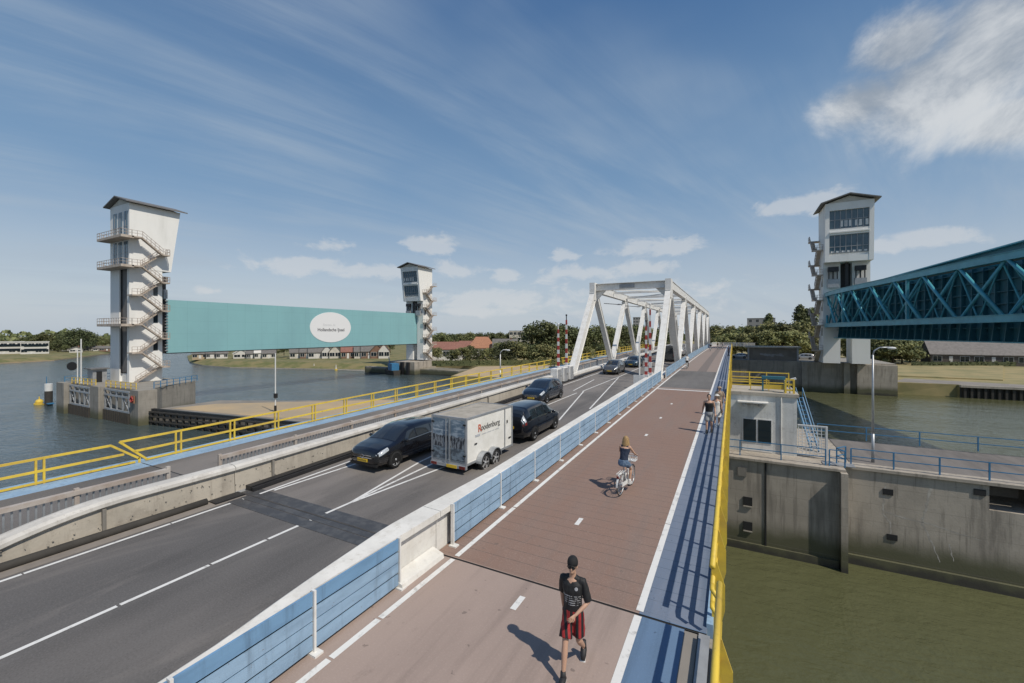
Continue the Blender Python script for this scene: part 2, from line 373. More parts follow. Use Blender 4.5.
def text(body, size, mt, parent, fn, ext=.01, name='lettering', bold=False):
    cu = bpy.data.curves.new(name, 'FONT'); cu.body = body; cu.size = size; cu.align_x = 'CENTER'; cu.align_y = 'CENTER'; cu.extrude = ext
    cu.offset = size*.012 if bold else 0
    t = bpy.data.objects.new(name, cu); COL.objects.link(t)
    me = bpy.data.meshes.new_from_object(t.evaluated_get(bpy.context.evaluated_depsgraph_get()))
    bpy.data.objects.remove(t); me.materials.clear(); me.materials.append(MT[mt])
    for v in me.vertices: v.co = fn(*v.co)
    o = bpy.data.objects.new(name, me); COL.objects.link(o)
    if parent: o.parent = parent
    return o
# ================================================================ SETTING
def sheet(name, x0, x1, z, mt, ys, kind='structure', thick=.0):
    mb = MB(); 
    for i, y in enumerate(ys):
        mb.v += [(x0, y, dz(y)+z), (x1, y, dz(y)+z)]
    for i in range(len(ys)-1): mb.f.append((2*i, 2*i+1, 2*i+3, 2*i+2)); mb.m.append(0)
    return mb.build(name, mt, recalc=False, kind=kind)
mb = MB(); mb.add([(-3000,-600,-9.5),(3000,-600,-9.5),(3000,4000,-9.5),(-3000,4000,-9.5)], [(0,1,2,3)]); mb.build('water', 'water', recalc=False, kind='structure')
YS = [-14, 0, 8.28]; YF = [8.3+4*i for i in range(60)]
NEAR = [-14, 0, 8.23]; FAR = [8.28]+[8.3+4*i for i in range(1, 56)]
# slab of the bridge
def slab(name, ys, x0, x1, t, z, mt):
    mb = MB(); mb.loft([[(x0,y,dz(y)+z-t),(x1,y,dz(y)+z-t),(x1,y,dz(y)+z),(x0,y,dz(y)+z)] for y in ys]); return mb.build(name, mt, kind='structure')
slab('bridge_deck', NEAR, -22.0, -.28, .9, -.03, 'pier'); slab('bridge_deck', FAR, -22.0, -.42, 1.1, -.03, 'steelg')
for nm, ys in (('road', NEAR), ('road', FAR)): sheet(nm, -14.7, -6.85, .0, 'asphalt', ys)
for ys in (NEAR, FAR):
    sheet('cycle_path', -6.45, -1.6, .0, 'cycle', ys)
    sheet('walkway', -1.598, -.42 if ys is FAR else -.78, .0, 'walk', ys)
    sheet('service_path', -20.85, -15.3, .0, 'asphalt', ys); sheet('edge_walkway', -21.8, -20.85, .0, 'bluel', ys)
mb = MB(); mb.box((-.78,-14,-.6),(-.56,8.2,-.006)); mb.build('pavement_edge', 'paving', kind='structure')
mb = MB(); mb.box((-.54,-14,-.6),(-.36,8.2,.03)); mb.build('pavement_kerb', 'steelg', kind='structure')
sheet('dark_patch', -5.83, -1.68, .006, 'patch', [39.5, 43, 47, 51, 55])  # darker sheet laid over the cycle path between its white lines
mb = MB()
for i in range(14): mb.box((-5.8+i*.295, 38.0, dz(38)+.004), (-5.8+i*.295+.29, 38.35, dz(38.2)+.009))
mb.build('joint_strip', 'paint', kind='structure')
# white lines
def line(name, pts, w=.12, z=.006):
    mb = MB()
    for (xa, ya), (xb, yb) in pts:
        n = max(1, int(abs(yb-ya)/4)); P = [(xa+(xb-xa)*i/n, ya+(yb-ya)*i/n) for i in range(n+1)]
        k = len(mb.v)
        for x, y in P: mb.v += [(x-w/2, y, dz(y)+z), (x+w/2, y, dz(y)+z)]
        for i in range(n): mb.f.append((k+2*i, k+2*i+1, k+2*i+3, k+2*i+2)); mb.m.append(0)
    return mb.build(name, 'paint', recalc=False, kind='structure')
line('cycle_path_line', [((-1.6, a), (-1.6, min(a+3.9, 8.2))) for a in (-6.2,-2.2,1.8,5.75)]+[((-1.6, 8.35+4*i), (-1.6, 8.35+4*i+3.97)) for i in range(50)], .14)
line('cycle_path_line', [((-5.9, a), (-5.9, a+b)) for a, b in ((-3,2.9),(0,1.95),(2,1.9),(4.0,.72),(4.77,1.05),(5.87,2.33),(8.35,3.0))]+[((-5.9, 11.4), (-5.9, 200))], .13)
line('cycle_path_dash', [((-3.8, 7.25), (-3.8, 7.7)), ((-3.85, 11.15), (-3.85, 11.6)), ((-3.8, 16.6), (-3.8, 16.9)), ((-3.85,21.6),(-3.85,22.)),((-3.8,1.5),(-3.8,2.1))]+[((-3.8, 26+5*i), (-3.8, 26.4+5*i)) for i in range(2)], .125)
line('road_edge_line', [((-14.05, -14), (-14.05, 3.2)), ((-14.05,3.23),(-14.05,6.0)), ((-14.05, 6.03), (-14.05, 8.2)), ((-14.0, 8.4), (-13.95, 30)), ((-13.95,30),(-14.0,200)), ((-13.85, 8.9), (-13.3, 14.5)), ((-13.3,14.5),(-13.2,28))], .1)
line('road_centre_line', [((-10.75, a), (-10.75, a+b)) for a, b in ((-6,4.95),(-1,2.95),(2,1.7),(3.75,1.6),(5.4,1.3),(6.75,1.4))], .1)
line('road_centre_line', [((-10.75, 8.4), (-10.7, 9.4)), ((-10.7, 9.4), (-11.35, 13.5)), ((-11.35,13.5),(-11.6,19)), ((-10.7, 9.4), (-10.75, 14.5)), ((-10.75,14.5),(-10.9,20)), ((-10.68, 9.4), (-10.1, 13.2)), ((-10.1,13.2),(-9.6,18)),
   ((-11.6,19),(-11.35,33)), ((-9.0, 23), (-11.1, 34)), ((-11.2,34),(-10.9,46)), ((-10.9,46),(-10.7,200)), ((-8.4, 27), (-10.8, 45)), ((-12.0,34),(-12.6,42))], .1)
line('road_edge_line', [((-7.35, 12), (-7.35, 200))], .1)
# joint of the bascule span
mb = MB(); mb.box((-14.7, 8.0, -.02), (-6.9, 8.24, .012)); mb.box((-14.7, 8.3, -.02), (-6.9, 8.95, .010)); mb.box((-14.7,7.6,-.02),(-6.9,7.97,.010))
m_ = bpy.data.materials.new('joint_plate'); g = NG(m_); g.b.inputs['Roughness'].default_value = .5; g.b.inputs['Metallic'].default_value = .2
g.color(g.mix(g.ramp(g.noise(2.5, 5, .7), .45, .62), (.072, .072, .074), (.11, .108, .106))); mb.build('expansion_joint', m_, kind='structure')
mb = MB(); mb.box((-6.6, 8.22, -.3), (-.42, 8.32, -.012)); mb.box((-6.46, 8.22, -.3), (-.42, 8.24, .002)); mb.build('joint_gap', 'black', kind='structure')
# abutment and lock island
def block(name, a, b, mt='wall', kind=None, **k):
    mb = MB(); mb.box(a, b); return mb.build(name, mt, kind=kind, **k)
MT['wall2'] = concrete('platform_concrete', (.26, .24, .21), (.15, .14, .12), .3)
block('bridge_abutment', (-21, -14, -12), (-.5, 8.2, -.95), 'pier', label='concrete bridge abutment below the near end of the deck', cat='abutment')
mb = MB(); mb.box((-34, 33.1, -12), (6.1, 46, -3.35)); mb.box((6.1, 34.3, -12), (13.1, 43, -3.4)); mb.box((13.1, 34.3, -12), (15.6, 43, -4.85)); mb.box((13.1, 37.5, -4.86), (15.6, 43, -3.4)); mb.box((15.6,34.3,-12),(70,43,-3.4))
mb.box((-34,32.9,-3.349),(6.25,34.3,-3.2)); mb.box((6.25,34.15,-3.399),(70,35.2,-3.22)); mb.box((5.95,32.6,-12),(6.3,34.28,-3.36))
mb.box((-4,32.95,-9.9),(5.9,33.1,-9.0)); mb.box((6.4,34.1,-11),(70,34.3,-8.9))
lock = mb.build('lock_wall', 'wall', label='long stained concrete lock wall with ladder niches below the blue railings', cat='lock wall')
mb = MB(); mb.box((1.9,33.04,-3.3),(2.0,33.12,-9.4))
mb.build('wall_joint', 'black', lock)
for x, z in ((.9,-6.2),(.9,-7.9),(.55,-4.2)):
    mb = MB(); mb.box((x-.27,33.02,z-.3),(x+.27,33.12,z+.3)); mb.build('ladder_niche', 'black' if z < -5 else 'wall2', lock)
    if z < -5: mb = MB(); mb.box((x-.27,32.98,z-.36),(x+.27,33.1,z-.29)); mb.build('niche_sill', 'conc', lock)
for x, z in ((8.6,-4.6),(8.8,-7.4),(12.7,-3.9)):
    mb = MB(); mb.box((x-.25,34.24,z-.18),(x+.25,34.32,z+.18)); mb.build('bollard_niche', 'dark', lock)
CT_ = [0]
def streak(pts, w):
    mb = MB(); P = []
    for (xa, za), (xb, zb) in zip(pts, pts[1:]):
        for i in range(10): t = i/10; P.append((xa+(xb-xa)*t+random.uniform(-.025,.025), za+(zb-za)*t+random.uniform(-.025,.025)))
    P.append(pts[-1]); L_, R_ = [], []
    for i, (x, z) in enumerate(P):
        a, b = P[max(0,i-1)], P[min(len(P)-1,i+1)]; d = Vector((b[0]-a[0], b[1]-a[1])); d.normalize(); ww = w*random.uniform(.35,1.2)*(1-.6*i/len(P)); L_.append((x-d.y*ww, 34.297, z+d.x*ww)); R_.append((x+d.y*ww, 34.297, z-d.x*ww))
    k = len(P); mb.add(L_+R_, [(i, i+1, k+i+1, k+i) for i in range(k-1)]); return mb
# lime streaks running from cracks
def blotch(pts, w):
    mb = MB()
    for (xa, za), (xb, zb) in zip(pts, pts[1:]):
        n = 26
        for i in range(n):
            t = i/n; x = xa+(xb-xa)*t+random.uniform(-.05,.05); z = za+(zb-za)*t+random.uniform(-.04,.04); r = w*random.uniform(.4,1.15)
            k = 7; ph = random.random()*6; CT_[0] += 1; vs = [(x+r*math.cos(ph+6.283*j/k)*random.uniform(.6,1.2), 34.297-.00045*CT_[0], z+r*1.4*math.sin(ph+6.283*j/k)*random.uniform(.6,1.2)) for j in range(k)]
            mb.add(vs, [tuple(range(k))])
    return mb
MT['lime'] = mat('lime_stain', (.46, .43, .38), .9, scale=3, c2=(.33, .30, .26), lo=.4, hi=.6)
for pts, w in (([(8.5,-4.1),(8.4,-5.2),(8.35,-6.0),(8.7,-6.5),(8.75,-7.3)],.07),([(10.6,-4.0),(10.4,-5.2),(10.2,-6.2),(10.6,-7.2),(11.0,-8.4)],.075),([(8.5,-5.9),(9.5,-6.1),(10.5,-6.2),(12.8,-6.7)],.05),([(11.4,-7.2),(11.6,-8.2)],.05)):
    streak(pts, w).build('lime_stain', 'lime', lock, recalc=False)
mb = MB(); mb.box((5.2,33.7,-3.195),(6.9,34.5,-3.15)); mb.build('cover_plate', 'steelg', lock)
mb = MB(); mb.box((7.0,35.3,-3.39),(70,42.9,-3.36)); mb.build('platform_paving', 'asphalt', lock)
# far banks
def land(name, pts, z0, z1, inset, mt, edge_mt=None):
    # a bank: foot polygon at z0, crest polygon moved inwards at z1
    c = sum((Vector((p[0], p[1], 0)) for p in pts), Vector())/len(pts); n = len(pts); mb = MB()
    cr = []
    for i, p in enumerate(pts):
        a, b = Vector(pts[i-1][:2]), Vector(pts[(i+1)%n][:2]); d = (b-a).normalized(); nn = Vector((-d.y, d.x)); 
        cr.append((p[0]+nn.x*inset, p[1]+nn.y*inset, z1))
    vs = [(p[0], p[1], z0-3) for p in pts]+[(p[0], p[1], z0) for p in pts]+cr
    fs = [(i, (i+1)%n, n+(i+1)%n, n+i) for i in range(n)]; fs2 = [(n+i, n+(i+1)%n, 2*n+(i+1)%n, 2*n+i) for i in range(n)]+[tuple(2*n+i for i in range(n))]
    mb.add(vs, fs, 1); mb.f += fs2; mb.m += [0]*len(fs2)
    return mb.build(name, [mt, edge_mt or 'pier'], recalc=False, kind='structure')
# peninsula behind the closed gate (counter-clockwise)
land('grass_bank', [(-300,137),(-262,120),(-234,108),(-210,101.5),(-187,101),(-156,111),(-119,121),(-93,131),(-88,300),(-330,420),(-460,330),(-310,170)], -9.1, -7.1, 5, 'grass', 'conc')
land('far_bank', [(-330,30),(-309,63),(-318,84),(-384,128),(-520,190),(-700,260),(-1800,900),(-2200,300),(-900,-200),(-420,-40)], -9.0, -7.6, 6, 'grass', 'sand')
land('far_bank', [(-700,330),(-300,500),(200,640),(700,640),(1800,1500),(-1500,1800)], -9.0, -7, 8, 'grass', 'sand')
land('river_bank', [(-100,126),(-79,124.5),(-68,93),(-52,96),(-30,118),(-26,150),(20,152),(60,150),(120,300),(60,620),(-200,600),(-105,420),(-100,250)], -9.4, -6.4, .3, 'lawn', 'pier')
mb = MB(); mb.add([(-78,122,-6.38),(-67.5,94,-6.38),(-52,97,-6.38),(-31,119,-6.38),(-28,146,-6.38),(-60,140,-6.38)], [(0,1,2,3,4,5)]); mb.build('quay_paving', 'sand', recalc=False, kind='structure')
land('right_bank', [(34,133.5),(46,134),(46.2,133.2),(70,133),(160,131),(400,160),(500,500),(34,420)], -9.5, -6.7, .3, 'lawn', 'pier')
mb = MB(); mb.add([(35,135,-6.67),(62,134,-6.67),(75,137,-6.67),(40,146,-6.67)], [(0,1,2,3)]); mb.build('gravel_path', 'paving', recalc=False, kind='structure')
sp = thing('sheet_pile_wall', 'dark corrugated sheet pile wall edging the lawn on the far right bank', 'quay wall', (46,133,-9.5))
mb = MB(); zig = []
for i in range(90):
    x = 46+i*1.1; zig += [(x,133.0),(x+.4,133.0),(x+.55,132.5),(x+.95,132.5)]
for (xa,ya),(xb,yb) in zip(zig, zig[1:]): mb.add([(xa,ya,-10),(xb,yb,-10),(xb,yb,-7.1),(xa,ya,-7.1)], [(0,1,2,3)])
mb.build('sheet_piles', 'timber', sp, recalc=False); mb = MB(); mb.box((46,132.3,-7.1),(145,133.3,-6.6)); mb.build('capping_beam', 'conc', sp); origin_to(sp)
for o in COL.objects:
    pass
# hardstanding behind the right tower
pr = block('tower_pier', (-6, 129.5, -12), (34, 152, -2.0), 'pier', label='long concrete river pier carrying the right tower and the hut', cat='pier')
mb = MB()
for x in (15.5, 24.0): mb = MB(); mb.box((x, 128.6, -12), (x+1.2, 129.5, -2.02)); mb.build('pier_buttress', 'pier', pr)
mb = MB(); mb.box((26.5, 128.2, -12), (33.9, 129.5, -2.3)); mb.build('pier_step', 'wall', pr)
# bridge piers
for y in (45, 150):
    mb = MB(); mb.prism([(-24,y-2.5),(-21,y-3.5),(-3,y-3.5),(-.6,y-2.5),(-.6,y+2.5),(-3,y+3.5),(-21,y+3.5),(-24,y+2.5)], 2, -12, dz(y)-1.3)
    mb.build('bridge_pier', 'pier', label='concrete pier under the near end of the truss' if y < 100 else 'concrete pier under the far end of the truss', cat='pier')
# ------------------------------------------------ left pier with tower
lp = thing('tower_pier', 'stained concrete guide pier with steel fenders below the left tower', 'pier', (-100, 36, -9.5))
mb = MB(); mb.prism([(-111,31.2),(-84,32.8),(-88.3,36.5),(-92.3,43.5),(-111,43.5)], 2, -12, -4.0); mb.build('pier_body', 'pier', lp)
mb = MB()
for xa, xb in ((-112,-108.5),(-99.4,-96),(-86.4,-83.6)):
    ya = 31.2+(xa+111)*.06
    mb = MB(); mb.box((xa, ya-1.3, -12), (xb, ya+1.2, -3.9)); mb.build('pier_column', 'pier', lp)
for xa, xb in ((-108.4,-99.5),(-95.9,-86.5)):
    mb = MB(); ya = 30.5+(xa+111)*.06
    for z in (-4.3, -5.2, -7.6): mb.box((xa, ya-.15, z-.14), (xb, ya+.1, z+.14))
    n = 4
    for i in range(n+1):
        x = xa+.2+(xb-xa-.4)*i/n; mb.box((x-.12, ya-.12, -7.6), (x+.12, ya+.08, -4.3))
        if i < n and i in (0, 3): x2 = xa+.2+(xb-xa-.4)*(i+1)/n; mb.beam((x, ya, -5.2), (x2, ya, -7.6), .1, .1); mb.beam((x2, ya, -5.2), (x, ya, -7.6), .1, .1)
    mb.build('fender_frame', 'galv', lp)
    mb = MB()
    for i in range(14):
        x = xa+.2+(xb-xa-.4)*i/13; mb.box((x-.14, ya-.3, -11), (x+.14, ya, -7.75))
    mb.build('fender_piles', 'timber', lp)
origin_to(lp)
qy = thing('sand_quay', 'low sandy quay deck beside the left tower pier', 'quay', (-70, 42, -9.5))
mb = MB(); mb.prism([(-83.4,33.4),(-58,36.6),(-45,40),(-45,70),(-56,61),(-72,49),(-83.8,43.5)], 2, -12, -7.1, 0); mb.build('quay_body', 'paving', qy)
mb = MB(); mb.add([(-82,35,-7.08),(-60,38,-7.08),(-50,42,-7.08),(-50,60,-7.08),(-57,58,-7.08),(-72,47,-7.08),(-80,41,-7.08)], [tuple(range(7))]); mb.build('sand_surface', 'sand', qy, recalc=False)
mb = MB()
for i in range(26):
    x = -83+i*1.5; y = 33.2+(x+83.4)*.135; mb.box((x-.13, y-.5, -11), (x+.13, y-.2, -7.3))
for z in (-7.4, -8.1, -8.9): mb.beam((-83.4,32.75,z),(-45,38,z),.22,.22)
mb.build('timber_fender', 'timber', qy); mb = MB(); mb.beam((-83.4,33.2,-7.02),(-45,38.6,-7.02),.5,.2); mb.build('quay_kerb', 'dark', qy); origin_to(qy)
# mid tower pier
mp = thing('tower_pier', 'dark concrete river pier at the foot of the middle tower', 'pier', (-100,118,-9.5))
mb = MB(); mb.box((-111,114,-12),(-98.5,131,-5.0)); mb.build('pier_body', 'wall', mp)
mb = MB(); mb.box((-98.5,117,-12),(-82,126,-7.6)); mb.build('pier_wing', 'wall', mp); mb = MB(); mb.box((-122,113.5,-12),(-111,116,-7.3)); mb.build('pier_wing', 'wall', mp)
mb = MB(); mb.box((-104.4,113.2,-12),(-103.2,114,-5.1)); mb.build('guide_rail', 'dark', mp); mb = MB(); mb.box((-101.6,113.2,-12),(-100.6,114,-5.1)); mb.build('guide_rail', 'dark', mp); origin_to(mp)
# ================================================================ PARAPETS AND FENCES
def ribbon(mb, ys, sec, m=0):          # sec(y) -> ring of (x,z)
    mb.loft([[(x, y, dz(y)+z) for x, z in sec(y)] for y in ys], m)
def fr(a, b, st):
    n = max(1, int(round((b-a)/st))); return [a+(b-a)*i/n for i in range(n+1)]
# left parapet: pale wall with rounded coping that dips towards the camera
def ctop(y): 
    return .86 if y > 5.5 else (.86-.055*(5.5-y)**2 if y > 3 else max(-.1, .516-.27*(3-y)))
lpw = thing('parapet_wall', 'pale stained concrete parapet wall with rounded coping left of the road', 'parapet', (-15, 8, 0))
def lsec(y):
    t = ctop(y); return [(-15.4,-.3),(-15.0,-.3),(-15.08,t-.2),(-15.34,t-.2)]
def lcop(y):
    t = ctop(y); return [(-15.62,t-.14),(-15.08,t-.22),(-14.98,t-.15),(-14.99,t-.06),(-15.1,t),(-15.38,t+.02),(-15.6,t-.03)]
for a, b in ((-10, 8.27), (8.29, 41.5)):
    mb = MB(); ribbon(mb, fr(a, b, .8 if b < 9 else 3), lsec); mb.build('wall_panel', 'conc', lpw)
    mb = MB(); ribbon(mb, fr(a, b, .5 if b < 9 else 3), lcop); mb.build('coping', 'cope', lpw, smooth=False)
mb = MB()
for y in (4.9, 9.6, 14.5, 19.5, 25, 31, 38): mb.box((-15.06, y-.04, dz(y)), (-14.97, y+.04, dz(y)+ctop(y)-.2))
mb.build('joint_rib', 'wall2', lpw)
mb = MB()
for i in range(70):
    y = random.uniform(2, 12); z = random.choice([random.uniform(.1,.25), random.uniform(.45,.6), random.uniform(.1,.8)])*min(1, ctop(y)); s = random.uniform(.004,.018)
    mb.box((-15.06, y-s, z), (-15.0-.06*z, y+s*1.4, z+s*1.5))
mb.build('spall_mark', 'wall2', lpw); origin_to(lpw)
lk = thing('road_gutter', 'black gutter pipe along the foot of the left parapet', 'gutter', (-14.6, 8, 0))
mb = MB(); mb.tube([(-14.62, y, .09) for y in fr(-10, 7.2, 1.2)], .11, 8); mb.build('pipe', 'timber', lk, smooth=True)
mb = MB(); mb.box((-14.72,7.3,0),(-14.3,8.2,.06)); 
ribbon(mb, fr(8.5, 200, 3), lambda y: [(-14.8,0),(-14.5,0),(-14.5,.16),(-14.8,.16)]); ribbon(mb, fr(8.5, 44, 3), lambda y: [(-14.46,.0),(-14.36,0),(-14.36,.13),(-14.46,.13)])
mb.build('steel_kerb', 'dark', lk); origin_to(lk)
MT['kerbstone'] = concrete('kerb_concrete', (.27,.235,.2), (.16,.14,.12), .3)
mb = MB(); ribbon(mb, [-10, 0, 8.2], lambda y: [(-14.8,-.1),(-14.22,-.1),(-14.22,.012),(-14.8,.03)]); mb.build('kerb_strip', 'kerbstone', kind='structure')
# low vertical bar railing behind it
def brr(name, label, ya, yb, x, top, seg):
    t = thing(name, label, 'railing', (x, ya, 0))
    for y in fr(ya, yb, seg): mb = MB(); mb.box((x-.05, y-.05, dz(y)), (x+.05, y+.05, dz(y)+top+.06)); mb.build('post', 'rust', t)
    mb = MB(); ribbon(mb, fr(ya, yb, 3), lambda y: [(x-.08,top-.12),(x+.08,top-.12),(x+.08,top+.0),(x-.08,top+.0)]); mb.build('handrail', 'rust', t)
    mb = MB(); ribbon(mb, fr(ya, yb, 3), lambda y: [(x-.03,.14),(x+.03,.14),(x+.03,.2),(x-.03,.2)])
    mb.build('bottom_rail', 'steelg', t)
    mb = MB(); y = ya
    while y < min(yb, 60): mb.box((x-.012, y-.02, dz(y)+.18), (x+.012, y+.02, dz(y)+top-.04)); y += .14
    mb.build('bars', 'galv', t)
    origin_to(t); return t
brr('bar_railing', 'low dusty bar railing on the near deck between coping and service path', -6, 6.85, -16.2, 1.0, 2.3)
brr('bar_railing', 'long low bar railing on the moving span beyond the deck joint', 8.4, 140, -16.2, 1.0, 2.9)
# yellow railings on the outer left edge
def yfence(label, ya, yb, x, first=None, top=1.12, step=2.28, cut=None, fascia=True):
    t = thing('yellow_railing', label, 'railing', (x, ya, 0))
    za = lambda y: dz(y)
    for z, nm in ((top,'top_rail'), (top*.5,'middle_rail'), (.05,'bottom_rail')):
        mb = MB(); a, b = ya, yb
        if cut == 'far': b = yb-.0-(top-z)*-1.0*0+ (top-z)*.9
        if cut == 'near': a = ya+(top-z)*.9
        ribbon(mb, fr(a, b, 2.), lambda y, z=z: [(x-.04,z-.04),(x+.04,z-.04),(x+.04,z+.04),(x-.04,z+.04)]); mb.build(nm, 'yellow', t)
    if cut == 'far': mb = MB(); mb.beam((x,yb,top+za(yb)), (x,yb+.9,.16), .08,.08); mb.beam((x,yb+.9,.2),(x,yb+.9,-.1),.08,.08); mb.build('end_brace', 'yellow', t)
    if cut == 'near': mb = MB(); mb.beam((x,ya-.0,top+za(ya)), (x,ya+.9,.05), .08,.08); mb.build('end_brace', 'yellow', t)
    y = first if first is not None else ya+.4; n = 0
    while y < yb-.1 and n < 34:
        mb = MB()
        for d in (-.1, .1): mb.box((x-.035, y+d-.03, za(y)-.1), (x+.035, y+d+.03, za(y)+top))
        mb.build('post_pair', 'yellow', t); y += step; n += 1
    if fascia: mb = MB(); ribbon(mb, fr(ya, yb+(.6 if cut == 'far' else 0), 2.), lambda y: [(x-.14,-.55),(x+.02,-.55),(x+.02,.1),(x-.14,.1)]); mb.build('blue_fascia', 'bluel', t)
    origin_to(t); return t
yfence('yellow railing on the near left deck edge, ending in a sloping brace at the joint', -5.5, 7.35, -21.9, first=-3.7, cut='far', top=.9)
yfence('long yellow railing on the outer left deck edge beyond the joint', 7.62, 86, -21.9, first=9.65, cut='near', top=.98)
yfence('yellow railing far down the left deck edge past the truss', 88, 160, -21.9, fascia=False)
# median parapet
def mtop(y): return 1.0 if y > 5.2 else (1.0-.02*(5.2-y)**1.6 if y > -9 else .3)
mw = thing('median_parapet', 'white chalky median parapet between the road and the red cycle path', 'parapet', (-6.6, 8, 0))
def mroad(y):
    return -6.92 if y > 7 else (-6.5-.42*max(0, min(1, (y-3.4)/3.6)) if y > 3.4 else -6.5)
for a, b in ((-8, 8.27), (8.29, 43.6)):
    mb = MB(); ribbon(mb, fr(a, b, .5 if b < 9 else 3), lambda y: [(mroad(y)+.03,-.3),(-6.47,-.3),(-6.47,mtop(y)-.12),(mroad(y)+.03,mtop(y)-.12)] if y < 8.3 else [(-6.79,-.2),(-6.45,-.2),(-6.45,.86),(-6.79,.86)]); mb.build('wall_panel', 'concw', mw)
    mb = MB(); ribbon(mb, fr(a, b, .35 if b < 9 else 3), lambda y: [(mroad(y)-.03,mtop(y)-.12),(-6.33,mtop(y)-.12),(-6.33,mtop(y)+.03),(mroad(y)+.05,mtop(y)+.05),(mroad(y)-.03,mtop(y))] if y < 8.3 else [(-6.76,.86),(-6.34,.86),(-6.34,1.0),(-6.38,1.02),(-6.72,1.02),(-6.76,1.0)]); mb.build('coping', 'concw', mw)
mb = MB(); mb.prism([(-6.47,-.02),(-6.12,-.02),(-6.15,.1),(-6.46,.2)], 1, 6.72, 8.15); mb.build('wall_foot', 'concw', mw); origin_to(mw)
def panelf(label, ya, yb, x, seg, ex=()):
    t = thing('panel_fence', label, 'fence', (x, ya, 0)); ps = fr(ya, yb, seg)
    for (z0, z1, mt) in ((.08,.30,'bluel'), (.345,.54,'bluel'), (.565,.76,'bluel'), (.805,1.04,'blue' if ya < 0 else 'bluel')):
        mb = MB()
        for a, b in zip(ps, ps[1:]):
            k = max(1, int((b-a)/3))
            mb.loft([[(x-.02,y,dz(y)+z0),(x+.02,y,dz(y)+z0),(x+.02,y,dz(y)+z1),(x-.02,y,dz(y)+z1)] for y in fr(a+.03, b-.03, (b-a)/k)])
        mb.build('slat', mt, t)
    mb = MB(); ribbon(mb, fr(ya, yb, 3), lambda y: [(x-.045,.1),(x-.04,.1),(x-.04,1.0),(x-.045,1.0)]); mb.build('backing', 'dark', t)
    for y in ps[:60]:
        mb = MB(); z = dz(y); w_ = .05 if ya < 8 or y < 9 else .028; mb.box((x-.04,y-.02,z),(x+w_,y+.02,z+1.06)); mb.box((x-.06,y-.08,z),(x+.15,y+.08,z+.035))
        mb.build('post', 'steelw', t)
    origin_to(t); return t
panelf('weathered blue slatted panels on white posts beside the near cycle path', -5.5, 6.75, -6.26, 2.22)
panelf('long blue slatted fence beyond the gap, running to the truss', 8.7, 43.4, -6.28, 2.55)
panelf('pale blue slatted fence beside the cycle path within the truss', 46.4, 150, -6.22, 4)
# right yellow railing
def rfence(label, ya, yb, x, step, thick, ends=False):
    t = thing('yellow_railing', label, 'railing', (x, ya, 0))
    for z, nm in ((1.14,'top_rail'), (.82,'middle_rail'), (.5,'lower_rail')):
        r = thick if z > 1 else thick*.85
        mb = MB(); ribbon(mb, fr(ya, yb, 2.), lambda y, z=z, r=r: [(x+r*math.cos(k*.785),z+r*math.sin(k*.785)) for k in range(8)]); mb.build(nm, 'yellow', t, smooth=True)
        if ends and z < 1.1:
            mb = MB(); mb.tube([(x,yb if ends == 'far' else ya,z),(x,(yb+.12) if ends == 'far' else ya-.12,z-.03),(x+.1,(yb+.2) if ends == 'far' else ya-.2,z-.12)], r, 8); mb.build('rail_end', 'yellow', t, smooth=True)
    y = ya+.25; n = 0
    while y < yb and n < 60:
        z = dz(y); mb = MB()
        mb.prism([(x-.02,z-.35),(x+.05,z-.35),(x+.2,z+.25),(x+.2,z+.7),(x+.06,z+1.12),(x-.02,z+1.12)], 1, y-.012, y+.012)
        mb.build('post_bracket', 'yellow', t); y += step; n += 1
    mb = MB(); ribbon(mb, fr(ya, yb, 2.), lambda y: [(x-.1,-.5),(x+.01,-.5),(x+.01,.08),(x-.1,.08)]); mb.build('edge_beam', 'bluel' if yb > 9 else 'blue', t)
    origin_to(t)
rfence('thick yellow railing at the bottom right, on the near side of the deck joint', -7, 7.95, -.2, 1.9, .048)
rfence('long yellow railing along the right edge of the blue walkway', 8.45, 46, -.33, 1.35, .05, 'near')
rfence('yellow railing on the right edge of the walkway far beyond the dark patch', 47, 150, -.33, 2.4, .05)
# white railing where the path leaves the bridge
wr = thing('white_railing', 'pale railing curving away at the far end of the cycle path', 'railing', (0, 140, 0))
mb = MB(); P = [(-6, 150), (-4, 152), (0, 151), (3, 149), (6, 149)]
for (xa,ya),(xb,yb) in zip(P, P[1:]):
    for z in (.3,.6,.9,1.2): mb.beam((xa,ya,dz(ya)+z),(xb,yb,dz(yb)+z),.12,.14)
    for k in range(3): x = xa+(xb-xa)*k/3; y = ya+(yb-ya)*k/3; mb.box((x-.06,y-.06,dz(y)),(x+.06,y+.06,dz(y)+1.25))
mb.build('rails', 'steelw', wr); origin_to(wr)
